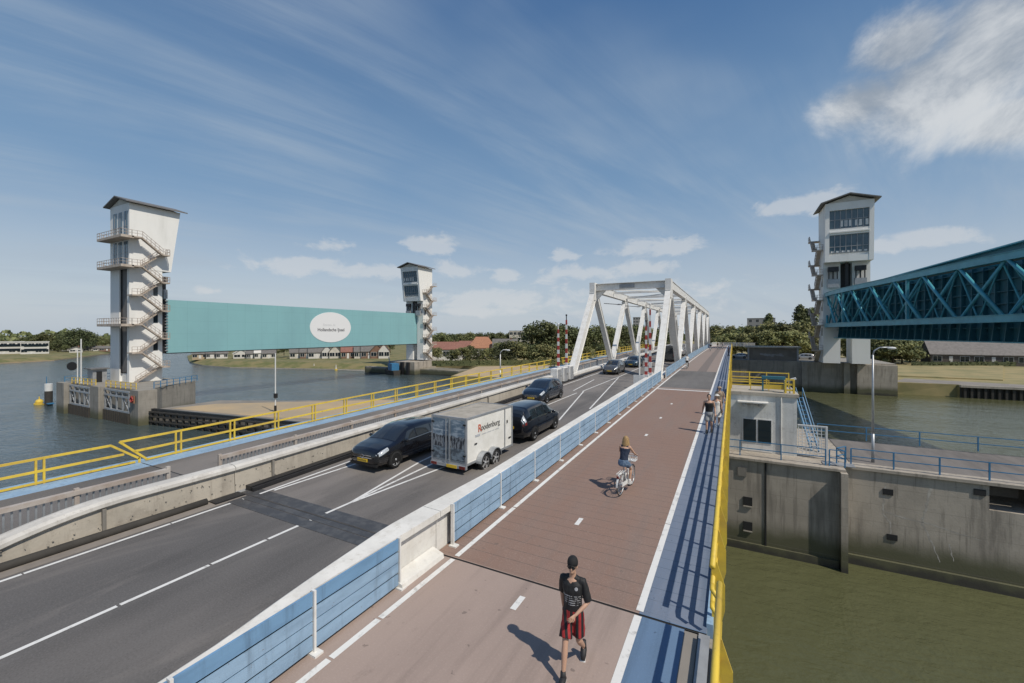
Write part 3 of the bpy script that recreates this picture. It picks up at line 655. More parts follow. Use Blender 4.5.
# ================================================================ TRUSS BRIDGE
tb = thing('truss_bridge', 'white steel truss bridge with open overhead portals spanning the road', 'bridge', (-11, 45, .5))
XB = {'l': -15.9, 'r': -6.75}; BY = [44.5+17.4*k for k in range(7)]; TY = [53.2+17.4*k for k in range(6)]; TZ = 11.1
def hbeam(mb, p, q, w, h):            # boxed I-section
    p, q = Vector(p), Vector(q); d = (q-p).normalized(); up = Vector((1,0,0)).cross(d).normalized()
    mb.beam(p, q, w, h, 0, up); mb.beam(p+up*(h/2), q+up*(h/2), w+.12, .05, 0, up); mb.beam(p-up*(h/2), q-up*(h/2), w+.12, .05, 0, up)
for s, x in XB.items():
    for k in range(6):
        zb0, zb1 = dz(BY[k])+.1, dz(BY[k+1])+.1
        mb = MB(); hbeam(mb, (x,BY[k],zb0), (x,TY[k],TZ-.3), .5, 1.05 if k == 0 else .62); mb.build('end_post' if k == 0 else 'diagonal', 'steelw', tb)
        mb = MB(); hbeam(mb, (x,TY[k],TZ-.3), (x,BY[k+1],zb1), .5, .62 if k < 5 else 1.05); mb.build('diagonal' if k < 5 else 'end_post', 'steelw', tb)
    mb = MB(); hbeam(mb, (x,TY[0]-.5,TZ), (x,TY[-1]+.5,TZ), .52, .95); mb.build('top_chord', 'steelw', tb)
    mb = MB()
    for k in range(6): mb.prism([(TY[k]-1.2,TZ-.7),(TY[k]+1.2,TZ-.7),(TY[k]+.5,TZ-1.7),(TY[k]-.5,TZ-1.7)], 0, x-.29, x+.29)
    mb.box((x-.33,TY[0]-1.1,TZ-1.6),(x+.33,TY[0]+.5,TZ+.65)); mb.build('gusset_plate', 'steelw', tb)
    mb = MB(); ribbon(mb, fr(BY[0], BY[-1], 6), lambda y: [(x-.3,-.9),(x+.3,-.9),(x+.3,.25),(x-.3,.25)]); mb.build('bottom_chord', 'steelw', tb)
for k, y in enumerate(TY):
    mb = MB(); a, b = XB['l'], XB['r']
    mb.beam((a,y,TZ+.1),(b,y,TZ+.1), .4, .7 if k == 0 else .35)
    if k == 0:
        mb.beam((a,y-.2,TZ+.5),(b,y-.2,TZ+.5),.6,.06); mb.beam((a,y-.2,TZ-.3),(b,y-.2,TZ-.3),.6,.06)
        for x, sg in ((a,1),(b,-1)): mb.prism([(x,TZ-.35),(x+sg*1.5,TZ-.35),(x,TZ-1.9)], 1, y-.1, y+.1)
    mb.build('cross_beam', 'steelw', tb)
mb = MB()
for k in range(5):
    a, b = XB['l'], XB['r']; m = (TY[k]+TY[k+1])/2; mb.beam((a,m,TZ+.1),(b,m,TZ+.1),.22,.28)
    mb.beam((a,TY[k],TZ-.1),(b,m,TZ-.1),.12,.12); mb.beam((b,m,TZ-.1),(a,TY[k+1],TZ-.1),.12,.12)
mb.build('wind_bracing', 'steelw', tb)
mb = MB(); mb.box((-12.6,TY[0]-.34,TZ-.12),(-10.8,TY[0]-.22,TZ+.32)); mb.build('clearance_plate', 'steelg', tb); origin_to(tb)
# ================================================================ LIFT TOWERS
def tower(label, x0, y0, sy, sx, B, S, slot, narrow):
    t = thing('lift_tower', label, 'tower', (x0, y0, B))
    def T(u, w, z): return (w*sx*S, u*sy*S, (z+4.0)*S)
    def put(mb, nm, mt, par=t, **k): return mb.map(T).build(nm, mt, par, **k)
    # coordinates: u towards the gate, w towards the stair side, z as on the left tower (base at -4)
    for a, b in ((-4, slot[0]), (slot[1], 4)):
        mb = MB(); mb.box((0,a,-4),(5.15,b,17.6)); put(mb, 'shaft', 'white')
    mb = MB()
    if narrow: mb.box((.3,slot[0]-.1,-2.2),(4.6,slot[1]+.1,17.4)); put(mb, 'guide_panel', 'slate')
    else: mb.box((2.2,slot[0],8.5),(3.6,slot[1],17.4)); put(mb, 'guide_panel', 'dark')
    if narrow: mb = MB(); mb.box((.4,slot[0]-.05,-4),(5.1,slot[1]+.05,-2.4)); put(mb, 'shaft_sill', 'white')
    mb = MB()
    if narrow:
        for w in (slot[0]+.35, slot[1]-.35): mb.box((.1,w-.1,-2.4),(.35,w+.1,17.4))
        put(mb, 'guide_rail', 'dark')
    # machine house: stair-side profile leans out over the gate
    zt = 29.75; e = .05; back = .0; FB, FT = (6.6, 8.2) if S < 1.1 else (7.4, 7.9)
    mb = MB(); prof = [(back,17.5),(FB-.55,17.5),(FT-.55,zt),(back,zt)]
    mb.add([(u,-4-e,z) for u,z in prof]+[(u,4+e,z) for u,z in prof], [(0,1,2,3),(7,6,5,4),(0,4,5,1),(1,5,6,2),(2,6,7,3),(3,7,4,0)]); put(mb, 'machine_house', 'white')
    # gate-side facade: frame bars with two glazed bands
    def FU(z): return FB-.55+(z-17.5)*((FT-FB)/12.25)
    def bar(mb, w0, w1, z0, z1, d=.55):
        mb.add([(FU(z)-.001+k, w, z) for z in (z0, z1) for k in (0, d) for w in (w0, w1)], [(0,1,3,2),(4,6,7,5),(0,4,5,1),(2,3,7,6),(0,2,6,4),(1,5,7,3)])
    mb = MB(); bar(mb,-4-e,-3.3,17.5,zt); bar(mb,3.3,4+e,17.5,zt); bar(mb,-3.3,3.3,28.2,zt); bar(mb,-3.3,3.3,23.1,24.3,.5); bar(mb,-3.3,3.3,17.5,18.7,.5); bar(mb,-3.3,3.3,23.5,23.75,.75)
    put(mb, 'facade_frame', 'white')
    for z0, z1 in ((24.3,28.2),(19.3,23.1)):
        g_ = MB(); bar(g_,-3.3,3.3,z0,z1,.12); win = put(g_, 'window_band', 'glassb')
        m2 = MB()
        for k in range(8): w = -3.3+6.6*k/7; bar(m2, w-.06, w+.06, z0, z1, .24)
        for zz in ((z0+1.9, z0+.05) if z0 > 24 else (z0+1.3, z0+.05)): bar(m2, -3.3, 3.3, zz, zz+.12, .24)
        put(m2, 'mullions', 'steelg', win)
        m3 = MB()
        if z0 > 24:
            for w, h in ((-3.0,1.2),(-1.95,1.2),(-1.3,1.2),(-.3,1.3),(.45,1.3),(1.2,1.3)): bar(m3, w-.22, w+.25, z0+.5, z0+.5+h, .15)
        else:
            for k in range(7): w = -2.83+6.6*k/7*.98; bar(m3, w-.25, w+.25, z0+.1, z0+.5, .15)
        put(m3, 'window_light', 'steelw', win)
    # stair-lobby side (away from the gate)
    for k, (z0, z1) in enumerate(((23.0,28.3),(18.0,22.6))):
        for w0 in (-2.7,-.45,1.85):
            m1 = MB(); m1.box((-.05,w0,z0),(.06,w0+1.55,z1)); wn = put(m1, 'window', 'glassb')
            m1 = MB(); m1.box((-.09,w0+.7,z0),(-.04,w0+.8,z1)); m1.box((-.09,w0,z0+2.4),(-.04,w0+1.55,z0+2.5)); put(m1, 'glazing_bar', 'steelg', wn)
    # roof
    R = [(-4.95,29.7),(-4.1,29.95),(0,31.2),(4.1,29.95),(4.95,29.7)]
    mb = MB(); u0, u1 = -.8, FT+.9
    up = [(w,z+.22) for w,z in R]; ring = R+up[::-1]
    vs = [(u, w, z) for u in (u0, u1) for w, z in ring]; n = len(ring)
    mb.add(vs, [(i,(i+1)%n,n+(i+1)%n,n+i) for i in range(n)]+[(i,i+1,n-2-i,n-1-i) for i in range(4)]+[(n+i,n+i+1,2*n-2-i,2*n-1-i) for i in range(4)])
    put(mb, 'roof', 'roof')
    mb = MB(); mb.add([(u,w,z) for u in (.02,FT-.05) for w,z in ((-4,29.7),(4,29.7),(0,31.0))], [(0,1,2),(3,5,4),(0,3,4,1),(1,4,5,2),(2,5,3,0)]); put(mb, 'gable', 'cream')
    # small stair-side windows
    for z in (12.6, 7.3, 1.9):
        mb = MB(); mb.box((3.7,4.0,z),(4.4,4.06,z+1.7)); put(mb, 'window', 'glass')
    # stairs
    def rail(mb, p, q, n=4, h=1.05):
        p, q = Vector(p), Vector(q)
        for f in (.5, 1.): mb.beam(p+Vector((0,0,h*f)), q+Vector((0,0,h*f)), .07, .07)
        for i in range(n+1): r = p.lerp(q, i/n); mb.beam(r, r+Vector((0,0,h)), .06, .06)
    LZ = [23.3,17.9,12.5,7.0,1.7,-3.9]; RZ = [20.6,15.2,9.7,4.3,-1.2]
    for i, z in enumerate(LZ[:-1]):
        mb = MB(); mb.box((-.3,4.0,z-.25),(1.3,6.0,z)); put(mb, 'landing', 'stairc')
        mb = MB(); rail(mb,(-.3,5.95,z),(1.3,5.95,z),2); put(mb, 'landing_rail', 'rust')
    for i, z in enumerate(RZ):
        mb = MB(); mb.box((4.5,4.06,z-.25),(5.6,6.0,z)); put(mb, 'landing', 'stairc')
        mb = MB(); rail(mb,(4.5,5.95,z),(5.6,5.95,z),2); rail(mb,(5.57,4.1,z),(5.57,5.95,z),2); put(mb, 'landing_rail', 'rust')
    fl = []
    for i, z in enumerate(RZ): fl += [((1.3,5.5,LZ[i]),(4.5,5.5,z)), ((4.5,4.6,z),(1.3 if i < 4 else .6,4.6,LZ[i+1]))]
    for p, q in fl:
        mb = MB(); w = p[1]; mb.beam((p[0],w,p[2]-.15),(q[0],w,q[2]-.15),.8,.2)
        for k in range(10):
            f = (k+.5)/10; u = p[0]+(q[0]-p[0])*f; z = p[2]+(q[2]-p[2])*f; mb.box((u-.14,w-.4,z-.03),(u+.14,w+.4,z+.03))
        st = put(mb, 'stair_flight', 'stairc'); mb = MB(); rail(mb,(p[0],w+.42,p[2]),(q[0],w+.42,q[2]),5); put(mb, 'handrail', 'rust', st)
    if narrow:
        for z, lw in ((23.3,-4.3),(17.9,-4.3),(7.0,-4.3)):
            mb = MB(); mb.box((-1.9,lw,z-.45),(-.02,6.0,z)); b = put(mb, 'balcony', 'stairc')
            mb = MB(); rail(mb,(-1.85,lw,z),(-1.85,5.95,z),10); rail(mb,(-1.85,lw+.05,z),(-.1,lw+.05,z),2); rail(mb,(-1.85,5.95,z),(-.3,5.95,z),2); put(mb, 'balcony_rail', 'rust', b)
    # hoist gear between columns
    mb = MB(); 
    for w in (-2.2, 2.4): mb.box((5.6,w-.9,15.6),(6.4,w+.9,16.6)); mb.box((5.7,w-.8,13.2),(6.1,w-.65,15.6)); mb.box((5.7,w+.65,13.2),(6.1,w+.8,15.6)); mb.box((5.7,w-.1,13.2),(6.1,w+.1,15.6))
    mb.box((5.65,-.2,12.5),(6.0,.35,17.4)); put(mb, 'hoist_gear', 'dark')
    mb = MB()
    for w in (-2.2, 2.4): mb.box((5.62,w-1.0,12.2),(6.3,w+1.0,14.)); 
    put(mb, 'hoist_cover', 'steelg'); return t
tower('white concrete lift tower on the left with zigzag outer stairs and three balconies', -104, 36.2, 1, 1, -4.0, 1.0, (-.1,3.1), True)
tower('white lift tower in mid river at the far end of the teal gate', -104, 125.6, -1, 1, -4.6, 1.0, (-.8,1.2), False)
tower('large white lift tower right of the bridge where the blue arched gate ends', 23.9, 131.5, -1, -1, -2.0, 1.12, (-1.0,1.0), False)
tower('lift tower outside the right edge holding the near end of the arched gate', 35.5, 39.5, 1, -1, -3.4, 1.05, (-.8,1.2), False)
# ================================================================ GATES
tg = thing('flood_gate', 'raised flat teal flood gate with a white oval sign between the two left towers', 'flood gate', (-103.2, 43, 1.2))
mb = MB(); mb.add([(x,y,z) for x in (-103.45,-103) for y,z in ((43.3,1.2),(123.2,1.3),(123.2,12.4),(43.3,12.15))], [(3,2,1,0),(4,5,6,7),(0,1,5,4),(1,2,6,5),(2,3,7,6),(3,0,4,7)])
mb.build('gate_plate', 'teal', tg)
mb = MB(); mb.box((-103.6,42.7,1.1),(-103.1,43.3,12.3)); mb.box((-103.3,42.1,.6),(-102.9,42.6,13.5)); mb.build('edge_frame', 'dark', tg)
mb = MB()
for i in range(18): mb.box((-103.0,43.0,1.6+i*.6),(-102.8,43.5,1.8+i*.6))
mb.build('edge_studs', 'steelg', tg); mb = MB(); mb.box((-103.5,43.3,1.02),(-102.95,123.2,1.2)); mb.build('bottom_seal', 'dark', tg)
mb = MB()
for i in range(1, 20): y = 43.3+i*4; mb.box((-104.1,y-.1,1.4),(-103.45,y+.1,12)) 
for z in (2.2,6.5,11.4):
    P = [(-103.6-7*(1-((y-83.2)/40)**2), y, z) for y in fr(43.4,123,5)]
    for a, b in zip(P, P[1:]): mb.beam(a, b, .5, .6)
for y in fr(48, 118, 8):
    xo = -103.6-7*(1-((y-83.2)/40)**2)
    for z in (2.2,11.4): mb.beam((-103.6,y,z),(xo,y,z),.3,.3)
    mb.beam((xo,y,2.2),(xo,y,11.4),.3,.3)
mb.build('rear_bow', 'truss', tg)
mb = MB(); N_ = 40; cy, cz = 83.3, 6.9
mb.add([(x, cy+7.0*math.cos(6.2832*i/N_), cz+4.35*math.sin(6.2832*i/N_)) for x in (-103.0,-102.93) for i in range(N_)], [tuple(range(N_))[::-1], tuple(range(N_,2*N_))]+[(i,(i+1)%N_,N_+(i+1)%N_,N_+i) for i in range(N_)])
sg = mb.build('oval_sign', mat('sign_white', (.80,.79,.78), .5, var=0), tg)
MT['ink'] = mat('sign_ink', (.05,.05,.055), .6, var=0); MT['inkp'] = mat('sign_faint_ink', (.62,.62,.62), .6, var=0); MT['inkm'] = mat('sign_grey_ink', (.45,.47,.5), .6, var=0)
def gs(cyy, czz): return lambda x, y, z: (-102.92+z, cyy+x, czz+y)
text('Hollandsche IJssel', 1.28, 'ink', sg, gs(83.3, 6.15), bold=True); text('Bezoek de', 1.0, 'inkp', sg, gs(82.6, 7.6)); origin_to(tg)
# arched right gate
ag = thing('arched_flood_gate', 'big blue-green arched truss flood gate raised at the right edge', 'flood gate', (22.5, 131, 4))
GA = Vector((21.4, 131.2, 0)); GD = Vector((37.6, 50, 0)); ge = (GD-GA).normalized(); gn = Vector((ge.y, -ge.x, 0)); GL = (GD-GA).length
def gp(s, o, z): q = GA+ge*s+gn*o; return Vector((q.x, q.y, z))
if gn.x > 0: gn = -gn
mb = MB(); Z0, Z1 = 4.1, 14.9
def gtop(s): return Z1
mb.add([gp(s,o,z) for o in (-.25,0) for s,z in ((1,Z0),(GL,Z0),(GL,17.6),(1,Z1))], [(3,2,1,0),(4,5,6,7),(0,1,5,4),(1,2,6,5),(2,3,7,6),(3,0,4,7)]); mb.build('gate_plate', 'trussd', ag)
mb = MB()
for i in range(41):
    s = 1.2+(GL-1.4)*i/40
    v = [gp(s+k,o,z) for k in (-.07,.07) for o,z in ((0,Z0+.1),(.9,Z0+.1),(.55,7.0),(.5,Z1-.1),(0,Z1-.1))]
    mb.add(v, [(0,1,2,3,4),(9,8,7,6,5),(0,5,6,1),(1,6,7,2),(2,7,8,3),(3,8,9,4),(4,9,5,0)])
mb.build('gate_ribs', 'trussd', ag)
mb = MB()
for z in (6.0,7.6,9.2,10.8,12.4,14.0,15.4): mb.beam(gp(1,.2,z), gp(GL,.2,z), .4, .12)
mb.build('gate_stringers', 'trussd', ag)
mb = MB(); mb.beam(gp(1,.45,Z0+.02), gp(GL,.45,Z0+.02), 1.1, .16); mb.beam(gp(1,.3,Z1+.05), gp(GL,.3,17.65), .8, .18); mb.build('edge_flange', 'truss', ag)
def bow(s): 
    k = abs(2*s/GL-1); return 4.5*(1-k**5)+.2
CB, CT = 7.05, 14.35
NP = 11; ND = [GL*i/NP for i in range(NP+1)]
for z, h, nm in ((CT,.85,'upper_bow'), (CB,.85,'lower_bow')):
    mb = MB(); SS = [GL*(.5-.5*math.cos(math.pi*i/36)) for i in range(37)]
    mb.loft([[gp(s, bow(s)+a, z+b*h/2) for a, b in ((-.35,-1),(.35,-1),(.35,1),(-.35,1))] for s in SS]); mb.build(nm, 'truss', ag)
    mb = MB(); mb.loft([[gp(s, bow(s)+a, z+h/2+b) for a, b in ((-.45,0),(.45,0),(.45,.07),(-.45,.07))] for s in SS]); mb.build('bow_flange', 'truss', ag)
mb1 = MB()
for i in range(NP*2):
    a, b = GL*i/NP/2, GL*(i+1)/NP/2; p_, q_ = ((CT, CB) if i % 2 else (CB, CT)); mb1.tube([gp(a,bow(a)*.45+.5,p_), gp(b,bow(b)*.45+.5,q_)], .11, 6)
mb1.beam(gp(2,2.2,CT+.1), gp(GL-2,2.2,CT+.1), .3, .3); mb1.beam(gp(2,2.2,CB), gp(GL-2,2.2,CB), .3, .3); mb1.build('inner_lattice', 'truss', ag)
for i in range(NP):
    a, b = ND[i], ND[i+1]; m = (a+b)/2
    for (s0,z0),(s1,z1) in (((a,CT),(b,CB)),((a,CB),(b,CT))):
        mb = MB(); mb.tube([gp(s0,bow(s0)+(.12 if z0 > z1 else -.12),z0), gp(s1,bow(s1)+(.12 if z0 > z1 else -.12),z1)], .22 if z0 > z1 else .17, 8); mb.build('diagonal', 'truss', ag, smooth=True)
    # web members back to the plate
    mb = MB(); mb.tube([gp(a,bow(a),CT), gp(a,.3,CB)], .14, 6); mb.tube([gp(a,bow(a),CB), gp(a,.3,CT)], .14, 6)
    mb.beam(gp(a,bow(a),CT), gp(a,.3,CT), .3, .35); mb.beam(gp(a,bow(a),CB), gp(a,.3,CB), .3, .35)
    for z in (CT, CB): mb.beam(gp(a,bow(a),z), gp(b,.3,z), .25, .25); mb.beam(gp(a,.3,z), gp(b,bow(b),z), .25, .25)
    mb.build('web_members', 'truss', ag)
    if i in (2, 5, 9): mb = MB(); mb.beam(gp(m,bow(m),CB), gp(m,bow(m),CT), .45, .35); mb.build('upright', 'truss', ag)
mb = MB(); mb.beam(gp(GL*.1,2.6,CT-.1), gp(GL*.95,2.6,CT-.1), 1.0, .1); mb.build('walkway_grating', 'rust', ag); origin_to(ag)
# ================================================================ LOCK ISLAND FURNITURE
ho = thing('control_cabin', 'small weathered white concrete cabin on the lock wall with a dark sliding window', 'cabin', (2, 36, -3.35))
mb = MB(); mb.box((-.27,35.6,-3.36),(4.0,40.2,.8)); mb.build('wall', 'concwh' if 'concwh' in MT else concrete('cabin_wall', (.68,.68,.65), (.30,.29,.27), .35), ho)
mb = MB(); mb.box((-.27,35.5,.8),(4.12,40.3,1.02)); mb.build('roof_slab', 'conc', ho)
mb = MB(); mb.box((.6,35.56,-2.75),(2.5,35.63,-.9)); fw = mb.build('window_frame', 'steelw', ho)
for a in (.68, 1.62): mb = MB(); mb.box((a,35.53,-2.66),(a+.82,35.57,-.98)); mb.build('window_pane', 'glass', fw)
mb = MB(); mb.box((.6,35.57,-3.3),(2.5,35.62,-2.76)); mb.build('door_panel', 'steelw', ho)
mb = MB(); mb.box((.3,35.0,.28),(2.25,35.62,.36)); mb.build('canopy', 'concw', ho); mb = MB(); mb.ball((.75,35.35,.12),(.16,.16,.14)); mb.ball((1.75,35.35,.12),(.16,.16,.14)); mb.cyl((1.0,35.4,.14),(1.5,35.4,.14),.04); mb.build('canopy_lamp', 'galv', ho, smooth=True)
mb = MB(); mb.cyl((3.05,35.54,-3.3),(3.05,35.54,.75),.045); mb.build('drain_pipe', 'concw', ho); origin_to(ho)
MT['fadedw'] = mat('faded_white', (.7,.7,.68), .6, var=.05)
ry = thing('roof_railing', 'yellow railing round the flat roof of the white cabin', 'railing', (2, 36, 1))
mb = MB(); 
for z in (1.35,1.75,2.15):
    mb.beam((-.1,39.6,z),(3.9,39.6,z),.06,.08)
for x in (-.1,1.2,2.4,3.9): mb.box((x-.04,39.56,1.02),(x+.04,39.64,2.2)); 
mb.build('rear_rails', 'yellow', ry); mb = MB()
for z in (1.35,1.75): mb.beam((-.1,37.2,z),(2.4,37.2,z),.05,.07)
for x in (-.1,1.2,2.4): mb.box((x-.03,37.17,1.02),(x+.03,37.23,1.8))
mb.build('front_rails', 'yellow', ry); mb = MB()
for x in (3.35, 3.85): mb.box((x-.06,35.9,1.02),(x+.06,36.0,2.0))
for z in (1.2,1.6,1.95): mb.box((3.35,35.92,z),(3.85,35.98,z+.12))
mb.build('gate_posts', 'yellow', ry); origin_to(ry)
lkr = thing('equipment_rack', 'dark blue metal rack standing on the cabin roof', 'rack', (2.6, 36.5, 1.02)); mb = MB(); mb.box((1.9,36.4,1.95),(3.4,36.8,2.15)); mb.box((1.92,36.45,1.02),(2.02,36.6,2)); mb.box((3.3,36.45,1.02),(3.4,36.6,2)); mb.build('frame', 'trussd', lkr); mb = MB(); mb.box((2.02,36.5,1.2),(3.3,36.54,1.55)); mb.build('grille', 'yellow', lkr); origin_to(lkr)
fl = thing('floodlight', 'tilted pale floodlight on the right corner of the cabin roof', 'lamp', (3.7, 36, 1.0)); mb = MB(); mb.cyl((3.62,36.1,1.02),(3.62,36.1,1.9),.04); mb.build('stem', 'galv', fl); mb = MB(); mb.beam((3.3,36.1,1.86),(4.0,36.1,2.12),.3,.12); mb.build('lamp_head', 'fadedw', fl); origin_to(fl)
gt = thing('lattice_gate', 'white lattice gate fixed to the right side of the white cabin', 'gate', (4.9, 35.7, -3.35)); mb = MB()
for i in range(8): x = 4.1+i*.22; mb.box((x-.02,35.68,-3.2),(x+.02,35.72,-1.15))
for i in range(10): z = -3.15+i*.215; mb.box((4.08,35.675,z-.015),(5.68,35.725,z+.015))
mb.build('lattice', 'fadedw', gt); mb = MB(); mb.box((5.66,35.62,-3.35),(5.76,35.78,-1.1)); mb.box((4.05,35.66,-1.16),(5.76,35.74,-1.08)); mb.build('frame', 'fadedw', gt); origin_to(gt)
bs = thing('steel_stair', 'steep blue steel stair behind the lattice gate beside the cabin', 'stair', (4.9, 38, -3.35)); mb = MB()
mb.beam((4.45,40.4,.2),(5.1,37.6,-3.3),.07,.2); mb.beam((4.9,40.4,.2),(5.55,37.6,-3.3),.07,.2)
for i in range(12): f = i/12; x = 4.68+.65*f; y = 40.4-2.8*f; z = .2-3.5*f; mb.box((x-.2,y-.1,z-.02),(x+.2,y+.1,z+.02))
mb.build('flight', 'railb', bs); mb = MB()
for x in (4.45,4.9): mb.beam((x,40.4,1.0),(x+.65,37.6,-2.5),.04,.04); mb.beam((x+.65,37.6,-2.5),(x+.65,37.6,-3.3),.04,.04); mb.beam((x,40.4,1.0),(x,40.4,.2),.04,.04)
mb.build('handrail', 'railb', bs); origin_to(bs)
def brail(label, pts, h=1.05, step=2.4, zb=-3.2):
    t = thing('blue_railing', label, 'railing', (pts[0][0], pts[0][1], zb)); mb = MB(); PS = []
    for (xa,ya),(xb,yb) in zip(pts, pts[1:]):
        for z in (h, h*.52): mb.beam((xa,ya,zb+z),(xb,yb,zb+z),.05,.05)
        n = max(1, round(math.hypot(xb-xa,yb-ya)/step))
        for i in range(n+1): x = xa+(xb-xa)*i/n; y = ya+(yb-ya)*i/n; PS.append((x,y))
    mb.build('rails', 'railb', t)
    for x, y in dict.fromkeys(PS): mb = MB(); mb.box((x-.035,y-.035,zb),(x+.035,y+.035,zb+h)); mb.build('post', 'railb', t)
    origin_to(t); return t
brail('blue two-bar railing on the lock wall edge in front of the white cabin', [(-2,33.5),(5.3,33.5)])
brail('small zigzag blue railing at the corner where the lock wall steps back', [(5.5,33.5),(6.3,33.5),(6.0,34.2),(6.6,34.9)], step=.9)
brail('long blue railing along the lock wall to the right of the lamp post', [(6.8,34.5),(60,34.5)], step=2.15)
brail('blue railing along the far side of the lock platform over the water', [(6.2,42.6),(60,42.6)], step=3.1)
def lamp(label, p, h, r, head=True, arm=(1.,0), grp=None, mt='galv'):
    t = thing('street_lamp', label, 'lamp post', p, group=grp); mb = MB(); mb.tube([(0,0,0),(0,0,h*.25)], r*1.25, 8); mb.tube([(0,0,h*.25),(0,0,h-.5)], [r, r*.7], 8)
    mb.tube([(0,0,h-.5),(arm[0]*.08,arm[1]*.08,h-.2),(arm[0]*.35,arm[1]*.35,h),(arm[0]*.9,arm[1]*.9,h+.02)], r*.6, 8); mb.build('pole', mt, t, smooth=True)
    mb = MB(); mb.ball((arm[0]*.98,arm[1]*.98,h-.03),(.24 if abs(arm[0]) > .5 else .16,.26 if abs(arm[1]) > .5 else .13,.09)); mb.build('lamp_head', 'fadedw', t, smooth=True); return t
lamp('grey street lamp standing on the lock platform beside the blue railing', (8.35, 36.4, -3.36), 7.75, .075)
lamp('curved white street lamp on the outer left bridge edge near the middle tower', (-22.6, 40.2, .5), 3.0, .07, mt='steelw')
lamp('small lamp post behind the truss posts on the cycle path fence', (-6.3, 68, 1.), 3.2, .05, arm=(-.5,.5))
ml = thing('signal_mast', 'thin white mast on the sandy quay edge seen through the yellow railing', 'mast', (-63.5, 41, -7.05)); mb = MB(); mb.cyl((0,0,0),(0,0,9.2),.09,8); mb.build('pole', 'fadedw', ml); mb = MB(); mb.box((-.15,-.2,2.2),(.3,.2,2.9)); mb.box((-.1,-.15,0),(.1,.15,1.)); mb.build('control_box', 'dark', ml)
# ================================================================ VEHICLES
def paint(name, c, rough=.12, metal=.0):
    m = bpy.data.materials.new(name); g = NG(m); g.b.inputs['Roughness'].default_value = rough; g.b.inputs['Metallic'].default_value = metal
    g.b.inputs['Coat Weight'].default_value = .8; g.b.inputs['Coat Roughness'].default_value = .04
    d = g.noise(3, 5, .6, obj=True); z = g.xyz(True)[2]
    dirt = g.M('MULTIPLY', g.ramp(g.M('ADD', z, g.M('MULTIPLY', d, .3)), .6, .3), .25)
    g.color(g.mix(dirt, c, (.10,.09,.075))); return m
MT['pblack'] = paint('black_car_paint', (.008,.008,.010)); MT['pblue'] = paint('dark_blue_car_paint', (.012,.018,.03)); MT['pgrey'] = paint('grey_car_paint', (.12,.125,.13), .3, .5)
MT['pteal'] = paint('blue_car_paint', (.04,.09,.13), .3, .3); MT['psilver'] = paint('silver_car_paint', (.5,.5,.5), .3, .5)
MT['cglass'] = mat('car_glass', (.022,.026,.03), .03, var=0, coat=1.); MT['chrome'] = mat('chrome', (.7,.7,.7), .15, 1., var=0)
MT['hlamp'] = mat('headlamp_glass', (.55,.58,.6), .12, .2, var=0); MT['tlamp'] = mat('tail_lamp', (.16,.02,.015), .15, var=0); MT['plate'] = mat('number_plate_yellow', (.72,.48,.04), .4, var=0)
MT['rim'] = mat('alloy_rim', (.55,.56,.57), .35, .6, var=0); MT['grille'] = mat('grille_black', (.012,.012,.012), .5, var=0)
def cr(a, b, c, d, t): return .5*((2*b)+(-a+c)*t+(2*a-5*b+4*c-d)*t*t+(-a+3*b-3*c+d)*t**3)
class Body:
    def __init__(s, st): s.st = st
    def sec(s, y):
        st = s.st
        if y <= st[0][0]: return st[0][1:]
        if y >= st[-1][0]: return st[-1][1:]
        for i in range(len(st)-1):
            if st[i][0] <= y <= st[i+1][0]:
                t = (y-st[i][0])/(st[i+1][0]-st[i][0]); 
                lin = [st[i][j]*(1-t)+st[i+1][j]*t for j in range(1, 6)]
                a, d = st[max(0, i-1)], st[min(len(st)-1, i+2)]
                cu = [cr(a[j], st[i][j], st[i+1][j], d[j], t) for j in range(1, 6)]
                return [.5*l+.5*c for l, c in zip(lin, cu)]
    def half(s, y):
        zb, zl, zr, wb, wr = s.sec(y); h = zl-zb
        return [(0,zb),(wb*.8,zb),(wb*.965,zb+.07),(wb,zb+.32*h),(wb*.992,zb+.7*h),(wb*.955,zl),(wr+.035,zr-.09*min(1,(zr-zl)/.3)),(wr*.86,zr-.012),(wr*.45,zr+.012),(0,zr+.02)]
    def P(s, y, k, side=1):
        h = s.half(y); i = min(int(k), len(h)-2); t = k-i; return Vector((side*(h[i][0]*(1-t)+h[i+1][0]*t), y, h[i][1]*(1-t)+h[i+1][1]*t))
    def patch(s, mb, q, side=1, nu=6, nv=6, off=.006, m=0):
        # q(u,v)->(y,k)
        vs = []
        for j in range(nv+1):
            for i in range(nu+1):
                y, k = q(i/nu, j/nv); p = s.P(y, k, side); a = s.P(y+.02, k, side)-s.P(y-.02, k, side); b = s.P(y, min(k+.05, 8.99), side)-s.P(y, k-.05, side)
                n = a.cross(b); n = n.normalized() if n.length > 1e-9 else Vector((0,0,1))
                if n.dot(Vector((p.x, 0, p.z-.6))) < 0: n = -n
                vs.append(p+n*off)
        mb.add(vs, [(j*(nu+1)+i, j*(nu+1)+i+1, (j+1)*(nu+1)+i+1, (j+1)*(nu+1)+i) for j in range(nv) for i in range(nu)], m)
    def mesh(s):
        mb = MB(); ys = []
        a, b = s.st[0][0], s.st[-1][0]; n = 60
        ys = sorted(set([a+(b-a)*i/n for i in range(n+1)]+[q[0] for q in s.st]))
        rings = []
        for y in ys:
            h = s.half(y); rings.append([(x, y, z) for x, z in h]+[(-x, y, z) for x, z in h[-2:0:-1]])
        mb.loft(rings); return mb
